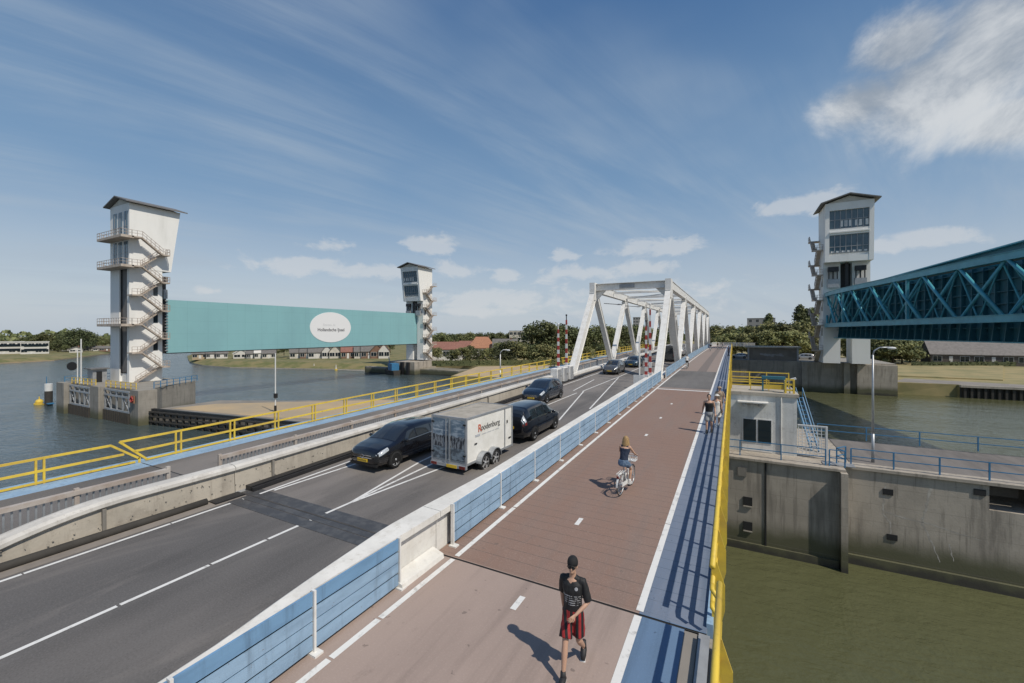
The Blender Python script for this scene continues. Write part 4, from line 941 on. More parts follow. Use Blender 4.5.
def wheel(mb_parent, x, y, r, w=.2, spokes=7):
    sx = 1 if x > 0 else -1; mb = MB()
    prof = [(-w/2,r*.74),(-w/2,r*.93),(-w/2+.03,r),(w/2-.03,r),(w/2,r*.93),(w/2,r*.74)]
    mb.loft([[(x+a, y+b*math.cos(t), r+b*math.sin(t)) for a, b in prof] for t in [2*math.pi*i/24 for i in range(25)]], closed=False, cap=False)
    wh = mb.build('tyre', 'black', None, smooth=True); wt = thing_part('wheel', mb_parent); wh.parent = wt
    mb = MB(); xo = x+sx*w*.42
    mb.loft([[(xo-sx*.06, y+r*.74*math.cos(t), r+r*.74*math.sin(t)),(xo, y+r*.74*math.cos(t), r+r*.74*math.sin(t)),(xo, y+r*.66*math.cos(t), r+r*.66*math.sin(t))] for t in [2*math.pi*i/20 for i in range(21)]], closed=False, cap=False)
    for i in range(spokes):
        t = 2*math.pi*i/spokes; mb.beam((xo-sx*.015, y, r), (xo-sx*.01, y+r*.70*math.cos(t), r+r*.70*math.sin(t)), r*.17, .03, 0, (1,0,0))
    mb.ball((xo,y,r),(.03,r*.14,r*.14)); mb.build('rim', 'rim', wt, smooth=False)
    mb = MB(); mb.loft([[(xo-sx*.07, y+r*.64*math.cos(t), r+r*.64*math.sin(t)) for t in [2*math.pi*i/16 for i in range(16)]],[(xo-sx*.06, y+r*.64*math.cos(t), r+r*.64*math.sin(t)) for t in [2*math.pi*i/16 for i in range(16)]]]); mb.build('brake_disc', 'dark', wt)
def thing_part(name, parent):
    o = bpy.data.objects.new(name, None); COL.objects.link(o); o.parent = parent; o.empty_display_size = .1; return o
HATCH = [(-2.18,.45,.78,.82,.60,.46),(-2.13,.32,.90,1.0,.77,.56),(-1.95,.25,.98,1.24,.85,.60),(-1.6,.2,.98,1.38,.88,.61),(-.8,.19,.955,1.45,.89,.62),(0,.19,.93,1.45,.89,.63),(.45,.19,.92,1.385,.89,.62),(.85,.19,.91,1.20,.89,.645),
         (1.2,.19,.895,.985,.885,.72),(1.6,.2,.84,.905,.87,.70),(1.95,.21,.74,.82,.815,.62),(2.1,.25,.66,.745,.73,.54),(2.18,.34,.56,.62,.56,.42)]
MPV = [(-2.28,.45,.85,.95,.64,.52),(-2.22,.32,1.0,1.22,.82,.60),(-2.05,.25,1.06,1.48,.88,.63),(-1.7,.2,1.06,1.60,.91,.64),(-.8,.19,1.03,1.65,.915,.65),(.1,.19,1.0,1.64,.915,.65),(.6,.19,.98,1.54,.915,.64),(1.05,.19,.965,1.30,.91,.66),
         (1.4,.19,.95,1.06,.90,.73),(1.75,.2,.88,.95,.88,.70),(2.05,.21,.78,.86,.82,.62),(2.2,.25,.68,.76,.73,.54),(2.28,.34,.58,.64,.56,.42)]
COMPACT = [(-2.2,.45,.82,.88,.58,.44),(-2.14,.32,.96,1.08,.76,.54),(-1.92,.25,1.02,1.38,.84,.58),(-1.5,.2,1.01,1.50,.875,.59),(-.8,.19,.985,1.55,.885,.61),(0,.19,.96,1.55,.885,.62),(.5,.19,.95,1.46,.885,.61),(.95,.19,.94,1.24,.885,.64),
         (1.35,.19,.93,1.04,.88,.71),(1.7,.2,.87,.96,.865,.68),(2.0,.21,.77,.86,.81,.6),(2.14,.25,.67,.76,.72,.52),(2.2,.34,.57,.63,.56,.42)]
def car(name, label, cat, st, col, x, y, heading, wr=.325, wyf=1.32, wyr=-1.32, tall_tail=False, front=None, group=None):
    t = thing(name, label, cat, (x, y, dz(y)+.003), heading, group); B = Body(st); b = B.mesh().build('body', col, t, smooth=True)
    L = -st[0][0]; rooff = [q for q in st if q[3] > max(s[3] for s in st)-.02][-1][0]; cowl = st[8][0]-.02; roofb = [q for q in st if q[3] > max(s[3] for s in st)-.09][0][0]
    lerp = lambda a, b, f: a+(b-a)*f
    # windscreen, rear window, side windows
    for nm, ya, yb in (('windscreen', cowl, rooff+.30), ('rear_window', st[2][0]-.09, roofb-.12)):
        mb = MB()
        for sd in (1, -1): B.patch(mb, lambda u, v: (lerp(ya, yb, v), lerp(8.99, 6.35 if nm == 'windscreen' else 6.25, u)), sd, 8, 6)
        mb.build(nm, 'cglass', t, smooth=True)
    segs = [(st[3][0]+.12, -.95), (-.88, .02), (.09, st[7][0]-.02)]
    for sd in (1, -1):
        for i, (ya, yb) in enumerate(segs):
            mb = MB(); B.patch(mb, lambda u, v: (lerp(ya, yb, u) if i < 2 else lerp(ya, yb-(yb-ya)*.42*v, u), lerp(5.08, 5.85, v)), sd, 6, 4); mb.build('side_window', 'cglass', t, smooth=True)
        mb = MB(); B.patch(mb, lambda u, v: (lerp(st[3][0]+.1, st[7][0]+.05, u), lerp(4.97, 5.05, v)), sd, 12, 1, .008); mb.build('window_trim', 'chrome', t)
        for yy in (-.92, .06, 1.0):
            mb = MB(); B.patch(mb, lambda u, v: (yy+.006*(u-.5)*2, lerp(2.1, 4.95, v)), sd, 1, 6, .003); mb.build('door_gap', 'grille', t)
        for yy in (-.75, .22): 
            mb = MB(); p = B.P(yy, 4.4, sd); mb.box((p.x-.01 if sd > 0 else p.x-.03, yy-.09, p.z-.015), (p.x+.03 if sd > 0 else p.x+.01, yy+.09, p.z+.015)); mb.build('door_handle', col, t)
        mb = MB(); p = B.P(.8, 5, sd); mb.ball((p.x+sd*.13, .82, p.z+.07), (.11,.06,.07)); mb.beam((p.x,.8,p.z),(p.x+sd*.1,.82,p.z+.04),.05,.03); mb.build('wing_mirror', col, t, smooth=True)
        # wheel arches
        for yy in (wyf, wyr):
            mb = MB(); w = B.sec(yy)[3]; R = wr*1.17; n = 16
            mb.prism([(yy+R*math.cos(a), max(.2, wr+R*math.sin(a))) for a in [math.pi*(-.12)+math.pi*1.24*i/n for i in range(n+1)]], 0, sd*(w-.16), sd*(w+.006)); mb.build('wheel_arch', 'grille', t)
            wheel(t, sd*(w-.085), yy, wr)
        # lamps
        mb = MB(); F = st[-1][0]; B.patch(mb, lambda u, v: (lerp(F-.52, F-.06, u), lerp(4.3+.35*(1-u)*.9, 5.7-.5*u*.5, v)), sd, 6, 4, .006); mb.build('headlight', 'hlamp', t, smooth=True)
        mb = MB(); B.patch(mb, lambda u, v: (lerp(-F+.03, -F+(.2 if tall_tail else .3), u), lerp(4.2, 4.8 if tall_tail else 5.2, v)), sd, 3, 4, .008); mb.build('taillight', 'tlamp', t, smooth=True)
        if tall_tail: mb = MB(); B.patch(mb, lambda u, v: (lerp(-F+.04, -F+.17, u), lerp(4.82, 6.0, v)), sd, 3, 5, .010); mb.build('lamp_lens', 'hlamp', t)
    F = st[-1][0]; mb = MB()
    for sd in (1, -1): B.patch(mb, lambda u, v: (F-.012-.10*u, lerp(2.9, 4.9, v)), sd, 5, 5, .01)
    mb.build('grille', 'grille', t, weld=True); mb = MB()
    mb.box((-.44, F-.04, .60), (.44, F+.016, .63)); mb.box((-.48, F-.05, .51), (.48, F+.018, .54)); 
    if front == 'ring': mb.loft([[(r*math.cos(a), F+.02+o, .57+r*math.sin(a)) for r, o in ((.085,0),(.085,.012),(.068,.012),(.068,0))] for a in [6.2832*i/20 for i in range(21)]]); [mb.beam((0,F+.026,.57),(.075*math.cos(a),F+.026,.57+.075*math.sin(a)),.014,.01) for a in (1.571,3.665,5.76)]
    mb.build('grille_bars', 'chrome', t)
    for yy, nm, z in ((F+.02,'front_plate',.42),(-F-.018,'rear_plate',.72)):
        mb = MB(); mb.box((-.26, yy-.012, z-.055), (.26, yy+.012, z+.055)); pl = mb.build('number_plate', 'plate', t)
        sgn = 1 if yy > 0 else -1
        mb = MB()
        for i in range(6): xx = -.19+i*.07+(.02 if i > 1 else 0)+(.02 if i > 3 else 0); mb.box((xx, yy+sgn*.012, z-.03), (xx+.035, yy+sgn*.016, z+.03))
        mb.build('plate_marks', 'grille', pl)
    mb = MB(); mb.box((-.7, F-.1, .2), (.7, F-.02, .30)); mb.build('front_bumper', 'grille', t); mb = MB(); mb.box((-.75,-F+.02,.26),(.75,-F+.1,.42)); mb.build('rear_bumper', 'grille', t)
    return t
PI = math.pi
car('parked_car', 'shiny black hatchback with a round badge, partly hidden behind the white trailer', 'car', HATCH, 'pblack', -12.55, 13.75, PI, front='ring', group='cars queueing on the bridge')
car('parked_car', 'black people carrier towing the white box trailer', 'car', MPV, 'pblack', -9.35, 19.75, 0, tall_tail=True, group='cars queueing on the bridge')
car('parked_car', 'dark blue-black compact car coming towards us ahead of the people carrier', 'car', COMPACT, 'pblue', -12.55, 28.9, PI, group='cars queueing on the bridge')
car('parked_car', 'mid grey car driving out under the first portal of the truss', 'car', COMPACT, 'pgrey', -12.3, 49.0, PI, group='cars queueing on the bridge')
car('parked_car', 'blue car following the grey car inside the truss', 'car', HATCH, 'pteal', -12.0, 58.5, PI, group='cars queueing on the bridge')
car('parked_car', 'silver car far inside the truss seen between the right-hand posts', 'car', COMPACT, 'psilver', -9.0, 86, 0, group='cars queueing on the bridge')
# dark van on the right-hand lane
MT['vand'] = paint('dark_van_paint', (.05,.048,.045), .4)
vn = thing('delivery_van', 'tall dark delivery van driving away inside the truss', 'van', (-8.9, 71, dz(71)+.003)); mb = MB()
mb.loft([[(s*.5*w, y, z0+(z1-z0)*q) for s, q in ((-2,0),(2,0),(2,.8),(1.8,1),(-1.8,1),(-2,.8))] for y, w, z0, z1 in ((-2.6,.98,.45,2.3),(-2.5,1.0,.35,2.5),(.8,1.0,.3,2.5),(1.5,.97,.3,2.2),(2.2,.93,.3,1.2),(2.7,.85,.4,.9))]); mb.build('body', 'vand', vn)
for s in (-1, 1): mb = MB(); mb.box((s*.48-.4,-2.64,1.3),(s*.48+.4,-2.6,2.1)); mb.build('rear_window', 'cglass', vn); mb = MB(); mb.box((s*.9-.08,-2.66,.8),(s*.9+.08,-2.6,1.4)); mb.build('taillight', 'tlamp', vn)
for s in (-.88, .88):
    for yy in (-1.7, 1.6): wheel(vn, s, yy, .34)
# box trailer
tr = thing('box_trailer', 'white two-axle box trailer with picture prints on its rear doors', 'trailer', (-9.58, 13.05, .003), -.045)
MT['trw'] = mat('trailer_white', (.80,.78,.73), .45, var=.04, scale=2, c2=(.70,.68,.62), obj=True); MT['trr'] = mat('trailer_roof_dust', (.42,.38,.32), .8, scale=2.5, c2=(.30,.27,.22), obj=True)
mb = MB(); mb.box((-.8,.0,.5),(.8,3.5,2.15)); mb.build('box_body', 'trw', tr)
mb = MB(); mb.box((-.79,.02,2.15),(.79,3.48,2.17)); mb.build('roof', 'trr', tr)
mb = MB()
for x in (-.81,.81):
    for y in (0, 3.5): mb.box((x-.035,y-.035,.42),(x+.035,y+.035,2.2))
    mb.box((x-.02,0,2.14),(x+.02,3.5,2.2)); mb.box((x-.025,0,.42),(x+.025,3.5,.5))
mb.box((-.8,-.03,2.12),(.8,.03,2.2)); mb.box((-.8,-.03,.42),(.8,.03,.52)); mb.box((-.8,3.47,.42),(.8,3.53,2.2)); mb.box((.815,2.85,.46),(.825,2.91,2.16)); mb.build('corner_frame', 'galv', tr)
def doorpic():
    m = bpy.data.materials.new('door_print'); g = NG(m); g.b.inputs['Roughness'].default_value = .35; x, y, z = g.xyz(True)
    a = g.noise(4, 4, .6, (1,1,2.), obj=True); b = g.noise(9, 3, .5, (2,1,.6), obj=True, off=3.)
    sky = g.mix(g.ramp(a, .4, .65), (.13,.19,.25), (.36,.42,.47)); bld = g.mix(g.ramp(b, .45, .55), (.03,.035,.045), (.22,.24,.26)); wat = g.mix(g.ramp(a, .42, .6), (.07,.09,.11), (.2,.25,.29))
    c = g.mix(g.ramp(g.M('ADD', z, g.M('MULTIPLY', a, .35)), 1.62, 1.68), bld, sky); c = g.mix(g.ramp(z, 1.06, 1.0), c, wat); c = g.mix(g.M('MULTIPLY', g.ramp(g.M('ABSOLUTE', g.M('SUBTRACT', z, 1.66)), .03, .0), g.M('LESS_THAN', x, 0.)), c, (.5,.55,.58)); g.color(c); return m
dp = doorpic()
for x in (-.395, .395):
    mb = MB(); mb.box((x-.36,-.045,.56),(x+.36,-.02,2.1)); d_ = mb.build('rear_door', dp, tr); mb = MB()
    for z in (.8, 1.95): mb.box((x+(.3 if x > 0 else -.42),-.065,z-.03),(x+(.42 if x > 0 else -.3),-.045,z+.03))
    mb.build('hinge', 'dark', d_); mb = MB(); sx = -1 if x > 0 else 1; mb.cyl((x+sx*.3,-.075,.52),(x+sx*.3,-.075,2.14),.016,8); mb.build('locking_rod', 'galv', d_)
mb = MB(); mb.box((-.85,-.08,.30),(.85,.02,.42)); lb = mb.build('light_bar', 'galv', tr)
for x in (-.68,.68): mb = MB(); mb.box((x-.13,-.1,.31),(x+.13,-.07,.41)); mb.build('rear_lamp', 'tlamp', lb)
mb = MB(); mb.box((-.05,-.105,.30),(.42,-.085,.41)); mb.build('number_plate', 'plate', tr)
mb = MB(); mb.box((-.7,.05,.4),(.7,3.4,.5)); mb.beam((-.55,3.4,.44),(0,4.7,.44),.08,.08); mb.beam((.55,3.4,.44),(0,4.7,.44),.08,.08); mb.box((-.05,4.5,.38),(.05,4.95,.5)); mb.build('chassis', 'dark', tr)
for s in (-1,1):
    for yy in (1.05, 1.82): wheel(tr, s*.93, yy, .33, .18, 5)
    mb = MB()
    for yy in (1.05, 1.82): mb.loft([[(s*.82, yy+.38*math.cos(a), .35+.38*math.sin(a)),(s*1.06, yy+.38*math.cos(a), .35+.38*math.sin(a)),(s*1.06, yy+.41*math.cos(a), .35+.41*math.sin(a)),(s*.82, yy+.41*math.cos(a), .35+.41*math.sin(a))] for a in [PI*.02+PI*.96*i/14 for i in range(15)]])
    mb.build('mudguard', 'galv', tr)
ts = lambda cy, cz: (lambda x, y, z: (.812+z, cy+x, cz+y))
text('oodenburg', .33, 'ink', tr, ts(1.74, 1.66), name='side_lettering', ext=.002)
MT['logo'] = mat('logo_red', (.55,.12,.06), .5, var=0)
text('R', .42, 'logo', tr, ts(.93, 1.66), name='logo_letter', ext=.003, bold=True)
mb = MB()
for i in range(24):
    if i not in (6, 13, 17): mb.box((.811, 1.1+i*.055, 1.395), (.815, 1.1+i*.055+.038, 1.42))
mb.box((.811,.62,1.38),(.815,.95,1.46),); mb.build('small_print', 'inkm', tr)
mb = MB(); mb.box((.815,.55,1.1),(.83,.72,1.15)); mb.box((.815,3.05,1.5),(.84,3.1,1.62)); mb.box((.815,3.2,.8),(.83,3.4,.86)); mb.build('side_marker', 'dark', tr)
tr.scale = (1, .955, 1)
# ================================================================ PEOPLE AND BICYCLES
MT['skin'] = mat('skin', (.50,.30,.205), .55, var=.04, scale=5, obj=True); MT['hairb'] = mat('blonde_hair', (.42,.28,.12), .6, scale=30, c2=(.24,.14,.06), stretch=(3,3,.4), obj=True, lo=.4, hi=.6); MT['haird'] = mat('dark_hair', (.03,.022,.016), .6, var=0)
MT['cblack'] = mat('black_fabric', (.012,.012,.013), .85, var=.1); MT['cnavy'] = mat('navy_fabric', (.018,.028,.055), .85); MT['denim'] = mat('denim', (.07,.12,.20), .9, scale=12, c2=(.14,.20,.28), obj=True); MT['cgrey'] = mat('grey_fabric', (.30,.31,.32), .85); MT['cwhite'] = mat('white_fabric', (.70,.68,.64), .85); MT['ctan'] = mat('tan_fabric', (.36,.27,.19), .85)
MT['shoeb'] = mat('black_shoe', (.02,.02,.022), .6, var=0); MT['sole'] = mat('white_sole', (.65,.65,.64), .6, var=0); MT['shoew'] = mat('white_shoe', (.6,.58,.56), .6, var=0)
def jersey():
    m = bpy.data.materials.new('striped_jersey'); g = NG(m); g.b.inputs['Roughness'].default_value = .7; x, y, z = g.xyz(True)
    brk = g.ramp(g.noise(26, 2, .5, (1,1,.3), obj=True), .42, .5); fr_ = g.M('FRACT', g.M('MULTIPLY', z, 29.))
    band = g.M('MULTIPLY', g.M('LESS_THAN', z, 1.22), g.M('GREATER_THAN', z, 1.06)); cen = g.M('LESS_THAN', g.M('ABSOLUTE', x), .15); frn = g.M('GREATER_THAN', y, 0.)
    f = g.M('MULTIPLY', g.M('MULTIPLY', g.M('MULTIPLY', band, g.M('LESS_THAN', fr_, .38)), g.M('MULTIPLY', cen, frn)), brk)
    c = g.mix(f, (.014,.014,.015), (.42,.42,.43))
    dx = g.M('ADD', x, .085); dzz = g.M('SUBTRACT', z, 1.335); r = g.M('SQRT', g.M('ADD', g.M('MULTIPLY', dx, dx), g.M('MULTIPLY', dzz, dzz)))
    c = g.mix(g.M('MULTIPLY', g.M('LESS_THAN', r, .028), frn), c, (.4,.4,.42)); g.color(c); return m
def stripes():
    m = bpy.data.materials.new('striped_shorts'); g = NG(m); g.b.inputs['Roughness'].default_value = .75; x, y, z = g.xyz(True)
    f = g.M('FRACT', g.M('ADD', g.M('MULTIPLY', g.M('ADD', x, g.M('MULTIPLY', y, .45)), 9.5), .2)); hem = g.ramp(g.M('ADD', z, g.M('MULTIPLY', y, -.15)), .55, .56)
    c = g.mix(g.M('LESS_THAN', f, .5), (.014,.013,.014), (.33,.022,.022)); g.color(g.mix(hem, (.012,.012,.013), c)); return m
MT['jersey'] = jersey(); MT['shorts'] = stripes()
def ell(c, rx, ry, n=16, tilt=0): return [(c[0]+rx*math.cos(6.2832*i/n), c[1]+ry*math.sin(6.2832*i/n), c[2]+tilt*math.sin(6.2832*i/n)) for i in range(n)]
def fuse(mb, name, mt, parent, vox, extra=None, smooth_it=4):
    me = bpy.data.meshes.new('t'); me.from_pydata(mb.v, [], mb.f); bm = bmesh.new(); bm.from_mesh(me); bmesh.ops.recalc_face_normals(bm, faces=bm.faces); bm.to_mesh(me); bm.free()
    o = bpy.data.objects.new('t', me); COL.objects.link(o); r = o.modifiers.new('r', 'REMESH'); r.mode = 'VOXEL'; r.voxel_size = vox; r.use_smooth_shade = True
    sm = o.modifiers.new('s', 'SMOOTH'); sm.factor = .5; sm.iterations = smooth_it
    bpy.context.view_layer.update(); out = bpy.data.meshes.new_from_object(o.evaluated_get(bpy.context.evaluated_depsgraph_get())); bpy.data.objects.remove(o)
    if extra:
        bm = bmesh.new(); bm.from_mesh(out); e2 = bpy.data.meshes.new('e'); e2.from_pydata(extra.v, [], extra.f); bm.from_mesh(e2); bmesh.ops.recalc_face_normals(bm, faces=bm.faces); bm.to_mesh(out); bm.free()
    if name in ('shirt', 'shorts', 'trousers', 'dress'):
        from mathutils import noise as nz_
        nn_ = [v.normal.copy() for v in out.vertices]
        for v, n_ in zip(out.vertices, nn_):
            q = v.co; f_ = nz_.noise(Vector((q.x*13, q.y*13, q.z*5.5)))+.6*nz_.noise(Vector((q.x*22+4, q.y*22, q.z*15+q.x*20))); v.co = q+n_*f_*.011
    out.name = name; out.materials.clear(); out.materials.append(MT[mt])
    for p in out.polygons: p.use_smooth = True; p.material_index = 0
    o = bpy.data.objects.new(name, out); COL.objects.link(o); o.parent = parent; return o
def lerpv(a, b, t): return Vector(a)*(1-t)+Vector(b)*t
def person(label, loc, rz, J, wear, vox=.014, s=1., group=None, female=False, parent_z=0.):
    t = thing('person', label, 'person', loc, rz, group); t.scale = (s, s, s); V = {k: Vector(v) for k, v in J.items() if not isinstance(v, int)}
    sw = .9 if female else 1.
    mb = MB(); pe, ch, nk, hd = V['pelvis'], V['chest'], V['neck'], V['head']
    mid = lerpv(pe, ch, .5)
    tr_ = [(pe+Vector((0,0,-.09)),.125,.10),(pe,.165*(1.02 if female else .97),.118),(lerpv(pe,ch,.45),.135*sw,.098),(ch+Vector((0,0,-.04)),.168*sw,.115),(ch+Vector((0,0,.06)),.165*sw,.105),(lerpv(ch,nk,.75),.12*sw,.08),(nk,.055,.055)]
    mb.loft([ell(c, a, b) for c, a, b in tr_]); mb.tube([nk-Vector((0,0,.05)), lerpv(nk,hd,.6)], [.062*sw,.055*sw], 12); [mb.tube([nk-Vector((0,0,.035)), lerpv(nk,V[q],.6)-Vector((0,0,.012)), V[q]], [.052,.05,.05], 10) for q in ('shR','shL')]
    f = (hd-nk); f = Vector(J.get('look', (0,1,0))).normalized(); rt = f.cross(Vector((0,0,1))).normalized()
    mb.ball(hd+Vector((0,0,.02)), (.076,.094,.105), nu=18, nv=14); mb.ball(hd+f*.035+Vector((0,0,-.055)), (.055,.06,.062)); mb.ball(hd+f*.098+Vector((0,0,-.022)), (.013,.018,.022), nu=8, nv=6)
    for sg in (1,-1): mb.ball(hd+rt*.078*sg+Vector((0,0,-.01)), (.012,.02,.03), nu=8, nv=6)
    mb.ball(hd+f*.088+Vector((0,0,-.072)), (.026,.012,.01), nu=8, nv=6)
    ex = MB()
    for sd in ('R','L'):
        sh, el_, wr_ = V['sh'+sd], V['el'+sd], V['wr'+sd]
        mb.tube([lerpv(ch+Vector((0,0,.06)),sh,.5), sh, lerpv(sh,el_,.4), el_, lerpv(el_,wr_,.3), wr_], [.06*sw,.058*sw,.047*sw,.038*sw,.038*sw,.025*sw], 12)
        d = (wr_-el_).normalized(); side = Vector(J.get('palm'+sd, (1 if sd == 'R' else -1,0,0))); side = (side-d*side.dot(d)).normalized(); up = d.cross(side)
        pc = wr_+d*.045; mb.loft([[c+up*math.cos(a)*w_+side*math.sin(a)*.016 for a in [6.2832*i/10 for i in range(10)]] for c, w_ in ((wr_-d*.01,.026),(wr_+d*.03,.037),(wr_+d*.085,.038))])
        for k in range(4):
            b0 = wr_+d*.082+up*(-.028+.0187*k); ln = (.066,.078,.074,.058)[k]; c1 = b0+d*ln*.45-side*.006; c2 = c1+(d*.8-side*.6)*ln*.3; c3 = c2+(d*.4-side*.9)*ln*.28
            ex.tube([b0-d*.02, b0, c1, c2, c3], [.0085,.009,.0085,.0078,.006], 6)
        b0 = wr_+d*.03+up*(-.032 if J.get('thumb'+sd, 1) > 0 else .032); o_ = up*(-1 if J.get('thumb'+sd, 1) > 0 else 1); ex.tube([b0-o_*.01, b0+o_*.012+d*.015, b0+o_*.022+d*.04-side*.008, b0+o_*.02+d*.062-side*.018], [.011,.011,.0095,.007], 6)
        hp, kn, an, to = V['hip'+sd], V['kn'+sd], V['an'+sd], V['toe'+sd]
        mb.tube([lerpv(pe,hp,.8)+Vector((0,0,.02)), lerpv(hp,kn,.25), lerpv(hp,kn,.6), kn, lerpv(kn,an,.28), lerpv(kn,an,.65), an], [.082,.083,.066,.051,.055,.042,.033], 14)
        mb.tube([an+Vector((0,0,.0)), lerpv(an,to,.5), to], [.036,.036,.028], 10)
    body = fuse(mb, 'body', 'skin', t, vox, ex)
    # clothes
    if 'shirt' in wear:
        mb = MB(); g_ = .022
        b0 = wear.get('shirt_low', -.02); tt = [(pe+Vector((0,0,b0)),.165,.125),(lerpv(pe,ch,.3),.152*sw,.118),(lerpv(pe,ch,.6),.152*sw,.118),(ch+Vector((0,0,-.02)),.178*sw,.125),(ch+Vector((0,0,.07)),.176*sw,.112),(lerpv(ch,nk,.72),.115*sw,.08)]
        if wear.get('open_neck'): tt = tt[:-1]+[(lerpv(ch,nk,.45),.14*sw,.09)]
        mb.loft([ell(c, a+.004, b+.004, 18) for c, a, b in tt])
        if not wear.get('open_neck'): [mb.tube([nk-Vector((0,0,.03)), lerpv(nk,V[q],.6)-Vector((0,0,.008)), V[q]], [.062,.06,.062], 10) for q in ('shR','shL')]
        for sd in ('R','L'):
            sh, el_ = V['sh'+sd], V['el'+sd]
            if wear.get('sleeves', 1): mb.tube([lerpv(ch+Vector((0,0,.07)),sh,.45), sh+Vector((0,0,.004)), lerpv(sh,el_,.45), lerpv(sh,el_,wear.get('sleeve_len',.62)), lerpv(sh,el_,wear.get('sleeve_len',.62)+.15)], [.055,.062,.064,.066,.066], 14)
            else: mb.tube([lerpv(ch,sh,.3)+Vector((0,0,.09)), lerpv(ch+Vector((0,0,.09)),sh+Vector((0,0,.03)),.75)], [.05,.045], 10)
        fuse(mb, 'shirt', wear['shirt'], t, vox*.9, None, 3)
    if 'shorts' in wear:
        mb = MB(); lf = wear.get('short_len', .72); fl_ = wear.get('flare', .105)
        mb.loft([ell(pe+Vector((0,0,z)), a, b, 18) for z, a, b in ((.07,.155,.122),(0,.182,.14),(-.08,.185,.145),(-.14,.15,.12))])
        for sd in ('R','L'):
            hp, kn = V['hip'+sd], V['kn'+sd]; mb.tube([hp, lerpv(hp,kn,.35), lerpv(hp,kn,lf*.8), lerpv(hp,kn,lf)], [.098,.1,fl_,fl_], 16)
        fuse(mb, 'shorts', wear['shorts'], t, vox*.9, None, 3)
    if 'trousers' in wear:
        mb = MB(); mb.loft([ell(pe+Vector((0,0,z)), a, b, 18) for z, a, b in ((.07,.155,.122),(0,.178,.135),(-.1,.178,.135))])
        for sd in ('R','L'): hp, kn, an = V['hip'+sd], V['kn'+sd], V['an'+sd]; mb.tube([hp, lerpv(hp,kn,.4), kn, lerpv(kn,an,.5), lerpv(kn,an,.93)], [.096,.088,.07,.062,.058], 12)
        fuse(mb, 'trousers', wear['trousers'], t, vox, None, 3)
    if 'dress' in wear:
        mb = MB(); mb.loft([ell(c, a, b, 18) for c, a, b in ((pe+Vector((0,0,-.42)),.26,.22),(pe+Vector((0,0,-.1)),.2,.16),(lerpv(pe,ch,.5),.14,.11),(ch,.165,.125),(ch+Vector((0,0,.1)),.13,.09))]); fuse(mb, 'dress', wear['dress'], t, vox, None, 2)
    for sd in ('R','L'):
        an, to = V['an'+sd], V['toe'+sd]; d = (to-an); d.normalize(); heel = an-Vector((d.x,d.y,0))*.05+Vector((0,0,-.035))
        mb = MB(); mb.tube([heel, lerpv(heel,to,.35)+Vector((0,0,.018)), lerpv(heel,to,.75), to+d*.035], [.05,.057,.052,.036], 12); mb.tube([an+Vector((0,0,.09)), an-Vector((0,0,.03))], [.044,.053], 12)
        sh_ = mb.build('shoe', wear.get('shoe','shoeb'), t, smooth=True); up = Vector((0,0,1)); mb = MB()
        a, b = heel-Vector((0,0,.035)), to+d*.05-Vector((0,0,.024)); mb.beam(a-d*.03, b, .088, .022); mb.build('sole', 'sole', sh_)
    # hair, eyes, headgear
    if 'hair' in wear:
        mb = MB(); mb.ball(hd-f*.016+Vector((0,0,.034)), (.088,.098,.104), nu=16, nv=10)
        if wear.get('long'):
            for k in range(9):
                a = PI*(-.05+1.1*k/8); o_ = rt*math.cos(a)*.075-f*(.02+math.sin(a)*.075); p0 = hd+o_+Vector((0,0,.0)); mb.tube([hd+o_*.8+Vector((0,0,.08)), p0, p0+o_*.35+Vector((0,0,-.16)), p0+o_*.2+Vector((0,-.01,-.31-.03*(k%3)))], [.03,.036,.032,.01], 8)
        h_ = fuse(mb, 'hair', wear['hair'], t, vox*.8, None, 1)
    if 'cap' in wear:
        mb = MB(); n = 18; mb.loft([[hd+rt*math.cos(6.2832*i/n)*.092*r+f*math.sin(6.2832*i/n)*.106*r+Vector((0,0,z)) for i in range(n)] for z, r in ((.03,1.),(.07,1.),(.11,.86),(.135,.6),(.145,.1))])
        mb.loft([[hd+rt*x_*w_+f*y_+Vector((0,0,z_)) for x_, z_ in ((-1,.035),(-.5,.047),(0,.052),(.5,.047),(1,.035),(1,.03),(0,.045),(-1,.03))] for w_, y_ in ((.07,.07),(.062,.09),(.045,.108),(.015,.118))]); mb.build('cap', wear['cap'], t, smooth=True)
    if 'hat' in wear:
        mb = MB(); n = 18; mb.loft([[hd+Vector((math.cos(6.2832*i/n)*r, math.sin(6.2832*i/n)*r, z)) for i in range(n)] for z, r in ((.045,.16),(.055,.165),(.06,.1),(.12,.09),(.14,.05))]); mb.build('hat', wear['hat'], t, smooth=True)
    if wear.get('shades'):
        mb = MB()
        for sg in (1,-1): mb.ball(hd+f*.09+rt*.034*sg+Vector((0,0,.004)), (.03,.014,.023), nu=12, nv=8)
        mb.beam(hd+f*.1-rt*.07+Vector((0,0,.02)), hd+f*.1+rt*.07+Vector((0,0,.02)), .008,.008)
        for sg in (1,-1): mb.beam(hd+f*.09+rt*.072*sg+Vector((0,0,.016)), hd-f*.01+rt*.08*sg+Vector((0,0,.012)), .006,.008)
        mb.build('sunglasses', 'grille', t, smooth=True)
    else:
        for sg in (1,-1): mb = MB(); mb.ball(hd+f*.087+rt*.032*sg+Vector((0,0,.002)), (.013,.008,.008), nu=8, nv=6); mb.build('eye', 'grille', t, smooth=True)
    return t
